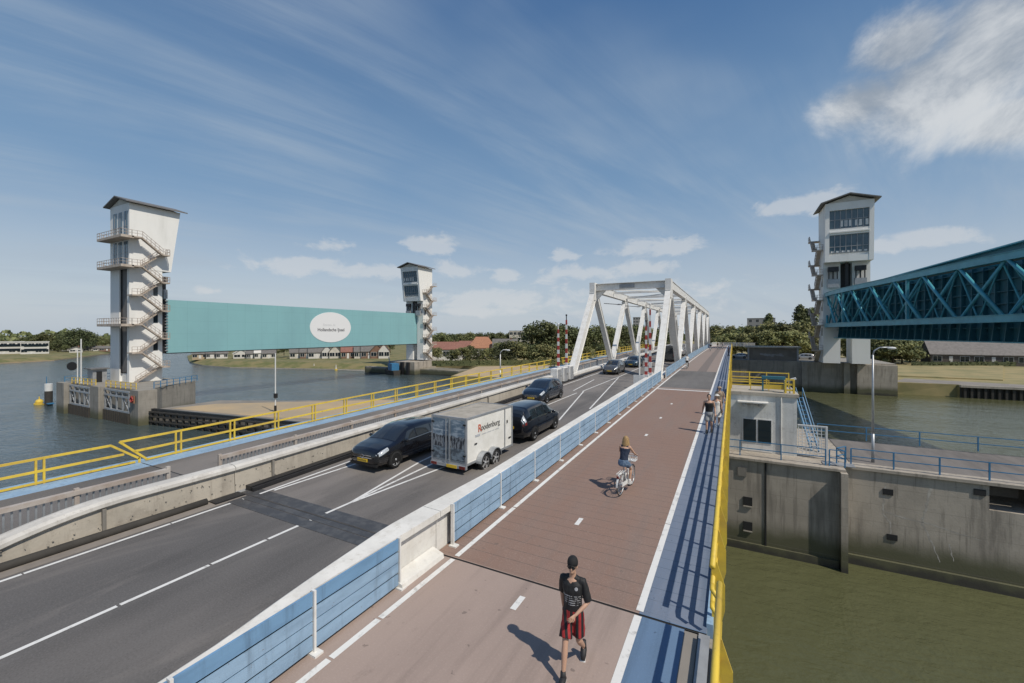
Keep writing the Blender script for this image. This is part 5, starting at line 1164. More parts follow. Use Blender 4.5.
WALK = dict(pelvis=(0,0,.93), chest=(0,.02,1.30), neck=(0,.015,1.475), head=(0,.03,1.64), look=(0,1,0),
  shR=(.185,0,1.405), elR=(.225,-.10,1.14), wrR=(.215,-.13,.89), shL=(-.185,.01,1.405), elL=(-.27,.02,1.12), wrL=(-.09,.225,.99), palmL=(-.3,1,0),
  hipR=(.09,0,.9), knR=(.085,.22,.50), anR=(.08,.36,.095), toeR=(.08,.52,.05), hipL=(-.09,0,.9), knL=(-.1,.0,.475), anL=(-.11,-.34,.17), toeL=(-.12,-.24,.045))
person('young man in black cap, sunglasses, black jersey and red striped shorts striding', (-2.27, 6.42, .003), PI+.10, WALK, dict(shirt='jersey', shirt_low=-.0, sleeve_len=.8, shorts='shorts', short_len=.8, flare=.112, cap='cblack', shades=1, hair='haird'), vox=.0105, s=1.02).scale = (.92, .95, 1.02)
W2 = dict(WALK); W2.update(wrL=(-.26,.14,.92), elL=(-.24,.0,1.14), wrR=(.28,-.12,.9), elR=(.25,-.1,1.15), knR=(.09,.1,.48), anR=(.09,.16,.09), toeR=(.09,.32,.05), anL=(-.1,-.18,.11), toeL=(-.1,-.04,.045), knL=(-.1,.02,.48))
person('man in black vest and pale grey shorts walking on the blue walkway', (-1.08, 23.6, dz(23.6)+.003), PI, W2, dict(shirt='cblack', sleeves=0, open_neck=1, shorts='cgrey', short_len=.8, hair='haird'), s=1.12)
person('person in white hat and white dress behind the man in the black vest', (-.78, 25.4, dz(25.4)+.003), PI, W2, dict(dress='cwhite', hat='cwhite', hair='haird', shoe='shoew'), s=.98, female=True, vox=.018)
person('person in tan clothes and straw hat, last of the three walkers by the yellow railing', (-.72, 28.4, dz(28.4)+.003), PI, W2, dict(shirt='ctan', trousers='ctan', hat='ctan', hair='haird'), s=1., vox=.018)
person('person in dark blue leaning by the yellow railing near the far end', (-.7, 88, dz(88)+.003), 1.0, W2, dict(shirt='cnavy', trousers='cnavy', hair='haird'), s=1.05, vox=.03)
RIDE = dict(pelvis=(0,-.27,1.02), chest=(0,-.12,1.37), neck=(0,-.07,1.54), head=(0,-.02,1.69), look=(0,1,0),
  shR=(.165,-.10,1.47), elR=(.24,.09,1.25), wrR=(.235,.30,1.16), shL=(-.165,-.10,1.47), elL=(-.24,.09,1.25), wrL=(-.235,.30,1.16), palmR=(0,0,1), palmL=(0,0,1), thumbR=1, thumbL=-1,
  hipR=(.095,-.25,.98), knR=(.11,.13,.70), anR=(.11,.02,.30), toeR=(.11,.16,.245), hipL=(-.095,-.25,.98), knL=(-.11,.18,.84), anL=(-.11,.08,.50), toeL=(-.11,.22,.455))
def bicycle(label, loc, rz, group=None, col='fadedw'):
    t = thing('bicycle', label, 'bicycle', loc, rz, group)
    for y, nm in ((-.56,0),(.58,1)):
        w = thing_part('wheel', t); mb = MB(); mb.tube([(0, y+.335*math.cos(a), .35+.335*math.sin(a)) for a in [6.2832*i/28 for i in range(29)]], .017, 8, cap=False); mb.build('tyre', 'black', w, smooth=True)
        mb = MB(); mb.tube([(0, y+.312*math.cos(a), .35+.312*math.sin(a)) for a in [6.2832*i/28 for i in range(29)]], .011, 6, cap=False)
        for i in range(18): a = 6.2832*i/18; mb.beam((.02*(-1)**i,y,.35),(0,y+.31*math.cos(a),.35+.31*math.sin(a)),.004,.004)
        mb.cyl((-.05,y,.35),(.05,y,.35),.025,8); mb.build('rim', 'galv', w)
        mb = MB(); mb.loft([[(x, y+.365*math.cos(a), .35+.365*math.sin(a)+.006*(1-abs(x)/.03)) for x in (-.03,0,.03)] for a in [PI*(.05 if nm == 0 else .15)+PI*.95*i/14 for i in range(15)]], closed=False, cap=False); mb.build('mudguard', col, w)
    mb = MB(); bb = (0,.0,.30); st_ = (0,-.2,.80); hd0 = (0,.40,.88); hd1 = (0,.45,.66)
    for a, b, r in ((bb,st_,.016),(hd0,hd1,.02),((0,.44,.68),bb,.02),((0,.41,.80),(0,-.1,.5),.016),((.03,-.56,.35),(.03,0,.30),.011),((-.03,-.56,.35),(-.03,0,.30),.011),((.03,-.56,.35),(.0,-.2,.75),.010),((-.03,-.56,.35),(0,-.2,.75),.010),((.05,.58,.35),(.04,.46,.66),.012),((-.05,.58,.35),(-.04,.46,.66),.012),(st_,(0,-.23,.9),.012),((0,.40,.88),(0,.36,1.06),.013)): mb.cyl(a, b, r, 8)
    mb.build('frame', col, t); mb = MB(); mb.tube([(-.28,.24,1.08),(-.24,.34,1.08),(-.1,.38,1.08),(.1,.38,1.08),(.24,.34,1.08),(.28,.24,1.08)], .012, 8); mb.build('handlebar', 'galv', t, smooth=True)
    mb = MB(); mb.loft([[(x*w_, y, .91+h) for x, h in ((-1,0),(-.6,.035),(0,.045),(.6,.035),(1,0),(0,-.03))] for y, w_ in ((-.38,.06),(-.33,.1),(-.22,.09),(-.1,.03))]); mb.build('saddle', 'black', t, smooth=True)
    mb = MB(); [mb.beam((x,-.25,.74),(x,-.80,.74),.014,.014) for x in (-.06,0,.06)]; [mb.cyl((x,-.56,.36),(x,-.62,.74),.008,6) for x in (-.06,.06)]; mb.box((-.06,-.8,.735),(.06,-.785,.745)); mb.build('carrier', col, t)
    mb = MB(); mb.box((-.035,-.84,.62),(.035,-.81,.69)); mb.build('rear_lamp', 'tlamp', t)
    mb = MB(); mb.cyl((0,0,.27),(0,0,.33),.02,8); [mb.tube([(s*.05,0,.30),(s*.07,.0+s*-.05,.30+s*-.09 if s > 0 else .39)], .01, 6) for s in (1,-1)]; mb.box((.07,-.08,.19),(.15,.02,.215)); mb.box((-.15,.02,.385),(-.07,.12,.41)); mb.build('cranks', 'dark', t)
    mb = MB(); mb.prism([(-.56,.28),(0,.24),(.04,.36),(-.56,.40)], 0, .045, .06); mb.build('chain_case', col, t)
    mb = MB()
    for z in (.86,.95,1.04): mb.tube([(-.15,.46,z),(.15,.46,z),(.15,.72,z),(-.15,.72,z),(-.15,.46,z)], .009, 5)
    for x, y in ((-.15,.46),(.15,.46),(.15,.72),(-.15,.72),(0,.46),(0,.72),(.15,.6),(-.15,.6)): mb.cyl((x,y,.85),(x,y,1.05),.007,5)
    mb.box((-.15,.46,.85),(.15,.72,.86)); mb.build('basket', col, t); return t
yb = 14.25
bk = bicycle('white city bicycle with front basket ridden up the middle of the red path', (-3.17, yb, dz(yb)+.003), -.1)
person('blonde long-haired cyclist in navy top and denim shorts seen from behind', (-3.17, yb, dz(yb)+.003), -.1, RIDE, dict(shirt='cnavy', sleeves=0, open_neck=1, shorts='denim', short_len=.42, flare=.098, hair='hairb', long=1, shoe='shoew'), vox=.012, female=True, s=1.0)
for lab, x, y, rz, w in (('distant cyclist in black with a white top riding away beside the blue fence', -5.2, 58, 0, dict(shirt='cwhite', trousers='cblack', hair='haird')), ('tiny cyclist on the left of the path near its far end', -4.6, 108, PI, dict(shirt='cblack', trousers='cnavy', hair='haird')),
      ('tiny cyclist in grey, right of two riding side by side at the far end', -2.4, 121, PI, dict(shirt='cgrey', trousers='cblack', hair='haird')), ('tiny cyclist in black, left of two riding side by side at the far end', -3.5, 121, PI, dict(shirt='cblack', trousers='cblack', hair='haird'))):
    person(lab, (x, y, dz(y)+.003), rz, RIDE, w, vox=.03)
    dup(bk, (x, y, dz(y)+.003), rz, 'bicycle under the '+lab.replace('distant ','distant ').split(' riding')[0].split(' near')[0].split(',')[0]+(' riding away' if 'away' in lab else ' at the path end' if 'left of the path' in lab else ' paired right' if 'right of two' in lab else ' paired left'))
# ================================================================ VEGETATION
def crown_mesh(seed, h, rx, ry, lobes, per, size, trunk_h=.25, col=False):
    rnd = random.Random(seed); mb = MB(); cl = []
    for i in range(lobes):
        if col: a = rnd.uniform(0, 6.28); zz = (i+.5)/lobes; r = (1-zz)**.7*.55; c = Vector((rx*r*math.cos(a)*.6, ry*r*math.sin(a)*.6, h*(trunk_h+(1-trunk_h)*zz*.95))); R = rx*(.75*(1-zz)**.6+.22)
        else:
            a = rnd.uniform(0, 6.28); zz = rnd.random()**.8; r = math.sqrt(max(0, 1-(2*zz-.85)**2*.75))*rnd.uniform(.25,.8); c = Vector((rx*r*math.cos(a), ry*r*math.sin(a), h*(trunk_h+.08+(.88-trunk_h)*zz*.95))); R = h*rnd.uniform(.09,.19)
        cl.append((c, R))
    for c, R in cl:
        for k in range(per):
            d = Vector((rnd.gauss(0,1), rnd.gauss(0,1), rnd.gauss(0,.8)+.15)); d.normalize(); p = c+d*R*rnd.uniform(.55,1.12); s = size*rnd.uniform(.6,1.5)
            nn = (d+Vector((rnd.gauss(0,.5),rnd.gauss(0,.5),rnd.gauss(0,.5)))).normalized(); u = nn.cross(Vector((rnd.gauss(0,1),rnd.gauss(0,1),rnd.gauss(0,1)))).normalized(); v = nn.cross(u)
            mb.add([p-u*s, p-v*s*.6, p+u*s*.9, p+v*s*.7], [(0,1,2,3)], 1 if rnd.random() < .3 else 0)
    return mb, cl
def tree_proto(name, label, cat, seed, h, rx, ry, mats, lobes=34, per=60, size=.28, th=.22, col=False):
    t = thing(name, label, cat, (0,0,0)); mb, cl = crown_mesh(seed, h, rx, ry, lobes, per, size, th, col)
    mb.build('crown', mats, t, recalc=False)
    mb = MB(); mb.tube([(0,0,-.3),(0,0,h*.2),(.1,.05,h*.45),(0,0,h*.7)], [h*.028,h*.022,h*.015,h*.006], 8)
    for c, R in cl[:9]: mb.tube([(0,0,h*.3),tuple(c*.6+Vector((0,0,h*.12))),tuple(c)], [h*.012,h*.008,h*.004], 5)
    mb.build('trunk', 'bark', t, smooth=True); return t
PR = {'a': tree_proto('broadleaf_tree', 'x', 'tree', 1, 10, 4.3, 4.3, ['leafa','leafb']), 'b': tree_proto('broadleaf_tree', 'x', 'tree', 2, 10, 5.2, 4.8, ['leafb','leafa'], lobes=40), 'c': tree_proto('broadleaf_tree', 'x', 'tree', 3, 10, 4.8, 4.8, ['leafc','leafb'], lobes=38),
      'd': tree_proto('broadleaf_tree', 'x', 'tree', 4, 10, 5.6, 5.2, ['leafa','leafa'], lobes=46, th=.08), 'p': tree_proto('poplar_tree', 'x', 'tree', 5, 10, 1.9, 1.9, ['leafa','leafb'], lobes=16, per=110, size=.22, th=.08, col=True),
      's': tree_proto('shrub', 'x', 'shrub', 6, 10, 7.5, 6.5, ['leafb','leafc'], lobes=40, size=.36, th=.02)}
used = {}
rt_ = random.Random(11)
def plant(k, u, Zd, top_v, zg, label, group, wid=1.):
    # bearing, distance, crown-top row -> a tree of that real height
    h = 5.4+(332.5-top_v)/420*Zd-zg; s = max(.15, h/10); p = at(u, Zd, zg); sc = (s*wid, s*wid, s)
    if k not in used: t = PR[k]; t.location = p; t.rotation_euler = (0,0,rt_.uniform(0,6.28)); t.scale = sc; t['label'] = label; t['group'] = group; used[k] = 1
    else: t = dup(PR[k], p, rt_.uniform(0,6.28), label, group, sc)
    return t
G1 = 'trees on the far left bank'; L1 = 'dark broadleaf tree in the clump behind the two pale flat-roofed blocks'
for u, Z, v in ((-25,300,340),(-8,310,341),(6,330,341),(18,320,339.5)): plant('d', u, Z, v, -7.6, 'low tree left of the dense clump on the far left bank', G1, 1.2)
for u, Z, v, k in ((34,300,335,'a'),(44,295,334,'b'),(54,300,334,'d'),(62,310,336,'a'),(70,300,331,'b'),(78,290,329,'d'),(86,300,331,'a'),(58,280,340,'d'),(48,278,343,'b'),(66,278,345,'a')): plant(k, u, Z, v, -7.6, L1, G1, 1.25)
for u, Z, v in ((95,330,338),(102,360,338),(110,380,338.5),(118,400,339),(128,400,339.5),(140,420,340),(152,430,340),(165,440,340),(178,430,341)): plant('b', u, Z, v, -7.6, 'tree in the distant low line left and right of the left tower', G1, 1.5)
for u, Z, v in ((2,262,350.5),(10,262,351),(20,262,350.5),(30,262,351),(40,258,350.5),(86,300,351),(96,300,351)): plant('s', u, Z, v, -7.6, 'low shrub in the shoreline row before the far left buildings', 'shoreline shrubs on the far left', 1.4)
# trees behind the peninsula houses (largely hidden by the gate)
for u, Z, v, k in ((200,232,347,'b'),(230,228,346,'a'),(249,226,345,'a'),(276,212,345,'d'),(284,210,344.5,'b'),(290,216,344,'a'),(343,214,346,'d'),(350,212,346,'a'),(356,222,345,'b'),(340,240,343,'a'),(378,240,340,'b'),(390,236,338,'a')): plant(k, u, Z, v, -5.9, 'tree between the houses under the teal gate', 'trees among the peninsula houses', 1.2)
# behind the river bank right of the middle tower
for i, (u, Z, v) in enumerate([(432,300,336),(441,300,333),(450,310,334),(460,320,333.5),(470,310,333),(480,315,333),(490,320,332.5),(500,330,333),(508,340,334),(520,360,335.5),(424,290,338)]): plant('abd'[i%3], u, Z, v, -6.4, 'tree in the dark wood behind the tiled roofs', 'wood behind the tiled roofs', 1.5)
for i, (u, Z, v) in enumerate([(532,200,325),(543,196,321),(553,204,326),(562,208,325),(571,212,327),(580,216,329),(590,220,327),(600,225,325),(610,230,328),(621,235,326),(632,240,325),(645,240,327),(658,245,328),(672,250,327)]): plant('dab'[i%3], u, Z, v, -6.4, 'tall dark tree in the dense row behind the truss bridge', 'tall trees behind the truss bridge', 1.25)
for i, (u, Z, v) in enumerate([(430,172,347),(438,176,348),(452,170,350),(463,168,347),(470,172,346),(478,166,349),(489,168,348),(500,160,343),(508,156,341.5),(516,158,341),(524,160,344),(534,158,345),(543,158,344),(552,162,345),(560,165,345),(585,170,346),(603,175,345)]): plant('sbd'[i%3], u, Z, v, -6.4, 'rounded bush in the garden belt before the orange and red roofs', 'garden bushes behind the sandy quay', 1.25)
# right bank
for i, (u, Z, v) in enumerate([(706,250,329),(716,240,326),(725,230,328),(733,225,327),(741,215,328),(748,205,327),(757,190,326),(765,185,325.5),(772,180,324),(780,176,324),(788,172,323),(796,172,323),(804,172,325),(812,176,326),(820,180,328)]): plant('cbsc'[i%4], u, Z, v, -4, 'olive green tree in the thick row right of the cycle path end', 'trees on the right bank behind the hut', 1.3)
for i, (u, Z, v) in enumerate([(728,180,333),(742,176,334),(757,172,332),(770,168,331),(783,166,331),(797,164,332),(810,166,334)]): plant('sc'[i%2], u, Z, v, -4, 'pale bushy tree directly behind the flat-roofed hut', 'bushy trees behind the hut', 1.3)
for u, Z, v, lb in ((769,215,313,'short dark poplar standing alone above the olive trees'),(800,205,304,'tallest poplar close left of the right tower'),(806,208,308,'second poplar right of the tallest one'),(812,206,307,'poplar hard against the right tower stairs')): plant('p', u, Z, v, -4, lb, 'poplars beside the right tower', 1.15)
for i, (u, Z, v) in enumerate([(868,170,343),(876,165,341),(884,160,337),(893,158,338),(902,160,341),(910,165,344),(916,172,340),(926,200,336),(940,205,338),(955,210,338),(975,215,339),(1000,220,338),(1030,220,338),(1060,220,337),(850,175,338),(860,190,335)]): plant('sdb'[i%3], u, Z, v, -6.5, 'dark bush or tree between the right tower and the grey-roofed house', 'greenery by the grey-roofed house', 1.3)
for k in PR:
    if k not in used:
        for c in list(PR[k].children): bpy.data.objects.remove(c)
        bpy.data.objects.remove(PR[k])
def hedge(label, u0, Z0, u1, Z1, zg, h, w, mt):
    a, b = at(u0, Z0, zg), at(u1, Z1, zg); d = (b-a); n = d.cross(Vector((0,0,1))).normalized(); L = d.length; rnd = random.Random(int(L)); mb = MB()
    for i in range(int(L*26)):
        s = rnd.uniform(.12,.3); p = a+d*rnd.random()+n*rnd.uniform(-w/2,w/2)+Vector((0,0,rnd.uniform(0,h)*rnd.uniform(.8,1.1))); u = Vector((rnd.gauss(0,1),rnd.gauss(0,1),rnd.gauss(0,1))).normalized(); v = u.cross(Vector((rnd.gauss(0,1),rnd.gauss(0,1),rnd.gauss(0,1)))).normalized()
        mb.add([p-u*s,p-v*s,p+u*s,p+v*s],[(0,1,2,3)], 1 if rnd.random() < .3 else 0)
    for i in range(2): 
        o = n*(w*.3*(1 if i else -1)); mb.add([a+o,b+o,b+o+Vector((0,0,h*.85)),a+o+Vector((0,0,h*.85))],[(0,1,2,3)])
    mb.build('hedge', mt, recalc=False, label=label, cat='hedge')
hedge('clipped dark hedge along the front of the grey-roofed house', 912, 150, 1100, 150, -6.6, 1.7, 1.2, ['leafa','leafb'])
hedge('long dark hedge behind the sandy quay', 432, 148, 572, 152, -6.4, 2.2, 1.6, ['leafa','leafb'])
mb = MB(); rn = random.Random(3)
for i in range(9000):
    u_ = rn.uniform(-420, 1500); Zq = rn.uniform(520, 640)+60*math.sin(u_*.013); hh = 9+4*math.sin(u_*.037)+3*math.sin(u_*.11+1)+2.5*math.sin(u_*.31); p = at(u_, Zq, -7)+Vector((0,0,rn.uniform(0,1)**.7*hh)); s = rn.uniform(1.5,3.2)
    u1 = Vector((rn.gauss(0,1),rn.gauss(0,1),rn.gauss(0,1))).normalized(); v1 = u1.cross(Vector((rn.gauss(0,1),rn.gauss(0,1),rn.gauss(0,1)))).normalized(); mb.add([p-u1*s,p-v1*s,p+u1*s,p+v1*s],[(0,1,2,3)], 1 if rn.random() < .3 else 0)
mb.build('distant_wood', ['leafa','leafb'], recalc=False, kind='stuff')
# ================================================================ HOUSES AND FAR BUILDINGS
def house(label, u, Zd, vt, vb_z, width, depth, wall, roofm, eave=.55, face=None, gable_front=False, wins=4, flat=False, floors=1, group=None, name='house', hip=0):
    zg = vb_z; H_ = 5.4+(332.5-vt)/420*Zd-zg; p = at(u, Zd, zg); rz = math.atan2(p.x, -p.y)*1.0 if face is None else face
    rz = -math.atan2(p.x, p.y) if face is None else face        # front faces the viewer side of the river
    t = thing(name, label, 'house' if name == 'house' else 'building', p, rz, group); he = H_*eave if not flat else H_; w, d = width/2, depth/2
    mb = MB(); mb.box((-w,-d,-.6),(w,d,he)); 
    if not flat and gable_front: mb.prism([(-w,he),(w,he),(0,H_)], 1, -d, d)
    elif not flat and not hip: mb.prism([(-d,he),(d,he),(0,H_)], 0, -w, w)
    mb.build('wall', wall, t); o = .35; k = .18
    if flat: mb = MB(); mb.box((-w-.2,-d-.2,H_),(w+.2,d+.2,H_+.3)); mb.build('roof', roofm, t)
    else:
        mb = MB(); a, b = (w, d) if gable_front else (d, w); sl = (H_-he)/a
        pr = [(-a-o,he-o*sl+k*.2),(0,H_+k*.4),(a+o,he-o*sl+k*.2),(a+o,he-o*sl+k*1.6),(0,H_+k*2),(-a-o,he-o*sl+k*1.6)]
        mb.prism(pr, 1 if gable_front else 0, -b-o, b+o); mb.v = [(x*(1-hip/b) if hip and z > H_ else x, y, z) for x, y, z in mb.v]; r = mb.build('roof', roofm, t)
        mb = MB(); cx = w*.5 if not gable_front else w*.4; cy = 0; mb.box((cx-.35,cy-.35,H_-1.2),(cx+.35,cy+.35,H_+.9)); mb.build('chimney', 'brick', r)
    fh = he/floors
    for f in range(floors):
        for i in range(wins):
            x = -w+(i+.5)*2*w/wins; ww = min(.42*2*w/wins, 1.2); z0 = f*fh+fh*.32; z1 = f*fh+fh*.8
            if f == 0 and wins > 2 and i % 3 == 1: mb = MB(); mb.box((x-.5,-d-.04,0),(x+.5,-d+.02,fh*.8)); mb.build('door', 'cwhite', t); continue
            mb = MB(); mb.box((x-ww-.1,-d-.05,z0-.1),(x+ww+.1,-d+.02,z1+.1)); fo = mb.build('window', 'cwhite', t); mb = MB(); mb.box((x-ww,-d-.08,z0),(x-.05,-d-.04,z1)); mb.box((x+.05,-d-.08,z0),(x+ww,-d-.04,z1)); mb.build('pane', 'glass', fo)
    return t
MT['fw'] = mat('house_white', (.62,.60,.56), .8, var=.05); MT['greyw'] = mat('house_grey', (.30,.30,.30), .8)
for i, (u, w_) in enumerate(((8,13),(35,11.5))):
    t = house('pale flat-roofed apartment block at the left edge of the photo' if i == 0 else 'pale flat-roofed apartment block beside the dark tree clump', u, 258, 342, -7.6, w_, 9, 'fw', 'fw', flat=True, wins=4, floors=2, name='apartment_block')
    H_ = 5.4+(332.5-342)/420*258+7.6
    for z in (.25,.62): mb = MB(); mb.box((-w_*.38,-4.7,H_*z),(w_*.42,-4.52,H_*(z+.2))); mb.build('balcony_recess', 'glass', t)
PH = 'houses on the peninsula'
house('small white house with bright gable on the far left shore', 76, 275, 347, -7.4, 6, 6, 'fw', 'slate', gable_front=True, wins=2)
for i, (u, w_) in enumerate(((68,6),(92,9),(100,7),(107,8))): house(['grey flat shed left of the white gabled house','long brown-roofed house left of the left tower','white low house left of the left tower','brick house just left of the tower shaft'][i], u, 300, 346.5, -7.4, w_, 7, ['greyw','cream','fw','brick'][i], 'slate', flat=i==0, wins=3)
D = [(212,4.5,349,'fw','slate',0,'low white house at the tip of the peninsula'),(222,4.5,349,'fw','slate',0,'second low white house from the peninsula tip'),(241,6.2,349.5,'fw','fw',1,'white arched-front boathouse near the waterline'),(252,4.5,349.5,'greyw','slate',0,'grey cube house right of the arched white boathouse'),(260,4.5,348,'fw','fw',0,'bright white square house before the dark trees'),(269,5.5,349,'cream','slate',0,'grey-roofed house left of the dark trees under the gate'),
     (298,7,347.5,'cream','slate',0,'long brown terrace house beside the dark trees'),(307,6,347,'brick','slate',0,'brown terrace house left of the white gables'),(317,7.5,347,'fw','slate',0,'terrace with white ground floor and dark doors'),(327,4.5,345,'fw','slate',1,'bright white house with stepped gable facing the river'),(335,5,345,'cream','slate',1,'brown-roofed house right of the white gabled one'),
     (361,6,345.5,'cream','slate',0,'grey-roofed cottage with two pale dormers'),(369,7,345,'brick','slate',0,'steep dark-roofed house third from the tower pier'),(377,6,344,'brick','slate',1,'steep dark-roofed gable house second from the tower pier'),(384,5,343.5,'fw','redtile',1,'red-roofed house next to the middle tower pier'),(348,6,346,'brick','redtile',0,'red-brown roof behind trees under the white oval'),(200,6,350,'sand','slate',0,'sandy coloured shed on the peninsula point')]
for u, w_, v, wm, rm, gf, lb in D: house(lb, u, 205, v, -7.15, w_, 6, wm, rm, gable_front=bool(gf), wins=2 if gf else 3, group=PH, floors=1)
house('long red-roofed bungalow right of the middle tower', 446, 190, 342.5, -6.4, 15, 8, 'fw', 'redtile', eave=.6, wins=5, hip=1.5)
house('large orange hipped-roof house behind the garden bushes', 482, 200, 337.5, -6.4, 12.5, 10, 'cream', 'orange', eave=.5, wins=4, hip=3.5)
house('smaller orange-roofed house left of the large orange roof', 468, 205, 341.5, -6.4, 8, 8, 'cream', 'redtile', eave=.5, wins=3)
house('grey-roofed white house right of the large orange roof', 505, 195, 339.5, -6.4, 11, 9, 'fw', 'slate', eave=.5, wins=3)
house('distant pale apartment block rising over the wood', 519, 330, 331, -6.4, 15, 9, 'cream', 'greyw', flat=True, wins=5, floors=3, name='apartment_block')
house('tower block silhouette visible through the truss', 637, 560, 317.5, -7, 10, 10, 'greyw', 'slate', flat=True, wins=3, floors=8, name='tower_block')
house('grey block on the skyline left of the right bank poplars', 761, 420, 318.5, -7, 24, 12, 'greyw', 'slate', flat=True, wins=4, floors=5, name='apartment_block')
MT['hwall'] = mat('dark_house_wall', (.11,.095,.085), .85); MT['hroof'] = mat('pale_roof_tiles', (.23,.21,.195), .85, scale=1.2)
hs = house('long low grey-roofed house with white door and windows on the right bank', 1010, 152, 342.5, -6.6, 64, 10, 'hwall', 'hroof', eave=.46, face=0, wins=17)
hs.rotation_euler = (0,0,TH*.0); hs.location = at(1000, 155, -6.6)+Vector((11.5,0,0))
# flat-roofed hut on the right pier
ht = thing('flat_roofed_hut', 'low dark concrete hut with flat roof and pale graffiti on the right pier', 'hut', (9.5, 133, -2)); MT['hutw'] = mat('hut_wall', (.20,.18,.155), .9, scale=.5)
mb = MB(); mb.box((3.6,131.2,-2),(14.9,137,1.3)); mb.build('wall', 'hutw', ht); mb = MB(); mb.box((3.0,130.6,1.3),(15.6,137.6,1.65)); mb.build('roof', 'conc', ht); mb = MB(); mb.box((3.5,131.0,-2),(3.9,131.2,1.3)); mb.box((14.7,131.0,-2),(15.1,131.2,1.3)); mb.build('corner_post', 'steelg', ht)
mb = MB(); rg = random.Random(5)
for i in range(14): x = 6.5+rg.random()*5; z = -.7+rg.uniform(-.35,.35); mb.add([(x+rg.uniform(.3,.7)*math.cos(a*.785),131.19-.0008*i,z+rg.uniform(.1,.28)*math.sin(a*.785)) for a in range(8)],[tuple(range(8))])
mb.build('graffiti', 'greyw', ht, recalc=False); origin_to(ht)
wc = car('parked_car', 'pale car parked between the hut and the right tower', 'car', MPV, 'psilver', 17.2, 139, 1.5, group='cars on the right pier'); wc.location.z = -2.0
wc = car('parked_car', 'pale car parked at the left end of the hut', 'car', HATCH, 'psilver', 1.6, 137, 1.5, group='cars on the right pier'); wc.location.z = -2.0
# ================================================================ SMALL THINGS
def boom(label, x, y, z0, z1, cab):
    t = thing('barrier_boom', label, 'barrier', (x, y, dz(y)), group='raised red and white barrier booms'); z0 -= dz(y); z1 -= dz(y); n = 11; mbs = [MB(), MB()]
    for i in range(n): a = z0+(z1-z0)*i/n; b = z0+(z1-z0)*(i+1)/n; r0 = .13-.06*i/n; r1 = .13-.06*(i+1)/n; mbs[i%2].box((-r0,-.06,a),(r0,.06,b))
    mbs[0].add(mbs[1].v, mbs[1].f, 1); mbs[0].build('striped_pole', ['red','fadedw'], t); mb = MB(); mb.box((-.25,-.3,0),(.25,.3,z0+.1)); mb.build('drive_unit', 'steelw', t)
    mb = MB(); mb.cyl((0,0,z1),(0,0,z1+.5),.05,8); mb.ball((0,0,z1+.5),.1); mb.build('tip_lamp', 'fadedw' if cab else 'dark', t); return t
boom('red and white raised boom, left one of the pair at the left truss foot', -15.3, 38.9, 1.3, 5.7, 1); boom('red and white raised boom, right and taller of the left pair', -15.3, 41.2, 1.3, 6.7, 0)
boom('red and white raised boom, shorter one beside the blue fence at the truss', -7.3, 41.2, 1.3, 6.0, 0); boom('red and white raised boom, taller one beside the blue fence at the truss', -7.3, 43.4, 1.3, 7.7, 1)
for lb, y in (('grey control cabinet nearest us at the left truss foot', 37.2), ('grey control cabinet second at the left truss foot', 38.9), ('grey control cabinet closest to the left truss post', 40.6)):
    t = thing('control_cabinet', lb, 'cabinet', (-14.85, y, dz(y)), group='control cabinets'); mb = MB(); mb.box((-.35,-.55,0),(.35,.55,1.5)); mb.build('housing', 'steelw', t, bevel=.03); mb = MB(); mb.box((.35,-.45,.1),(.37,.45,1.4)); d_ = mb.build('door', 'steelg', t); mb = MB(); mb.box((.37,.3,.7),(.4,.36,.85)); mb.build('handle', 'dark', d_)
sl = thing('signal_post', 'white post with signal frame beside the right truss foot', 'post', (-7.2, 37.5, dz(37.5))); mb = MB(); mb.cyl((0,0,0),(0,0,4.6),.06,8); mb.box((-.5,-.05,0),(.4,.05,1.2)); mb.build('post', 'steelw', sl)
for lb, x, y, z in (('dark lamp arm hung under the top chord near the left portal', -15.0, 57, 9.2), ('dark lamp arm deeper inside the left truss', -15.0, 70, 9.6)):
    t = thing('street_lamp', lb, 'lamp', (x, y, z)); mb = MB(); mb.beam((-.7,0,.2),(1.2,0,0),.08,.08); mb.build('arm', 'dark', t); mb = MB(); mb.ball((1.4,0,0),(.4,.16,.09)); mb.build('lamp_head', 'steelg', t, smooth=True)
# left pier clutter
def prail(label, pts, mt, zb, h=1.1, step=1.5, panel=None):
    t = thing('pier_railing', label, 'railing', (pts[0][0], pts[0][1], zb)); mb = MB(); ps = []
    for (xa,ya),(xb,yb) in zip(pts, pts[1:]):
        for z in (h, h*.5): mb.beam((xa,ya,zb+z),(xb,yb,zb+z),.07,.07)
        n = max(1, round(math.hypot(xb-xa,yb-ya)/step)); ps += [(xa+(xb-xa)*i/n, ya+(yb-ya)*i/n) for i in range(n+1)]
    mb.build('rails', mt, t)
    for x, y in dict.fromkeys(ps): mb = MB(); mb.box((x-.05,y-.05,zb),(x+.05,y+.05,zb+h)); mb.build('post', mt, t)
    origin_to(t)
prail('yellow railing on the left half of the tower pier edge', [(-108.4,30.9),(-99.5,31.4)], 'yellow', -4.0); prail('yellow railing on the right half of the tower pier edge', [(-96,31.6),(-86.5,32.2)], 'yellow', -4.0)
prail('blue railing at the outer left corner of the tower pier', [(-111.5,30.8),(-112,36),(-111,44)], 'railb', -4.0); prail('blue railing on the pier wall right of the left tower', [(-86,34.4),(-88.3,37.2),(-92.3,43.8)], 'railb', -4.0)
hu = thing('pier_hut', 'small grey hut beside the left tower base', 'hut', (-106.5, 33.8, -4)); mb = MB(); mb.box((-1.2,-1,0),(1.2,1,2.5)); mb.build('wall', 'steelg', hu); mb = MB(); mb.box((-1.7,-1.4,2.5),(1.6,1.3,2.7)); mb.build('roof', 'roof', hu); mb = MB(); mb.box((1.2,-.5,.1),(1.24,.3,2.1)); mb.build('door', 'dark', hu)
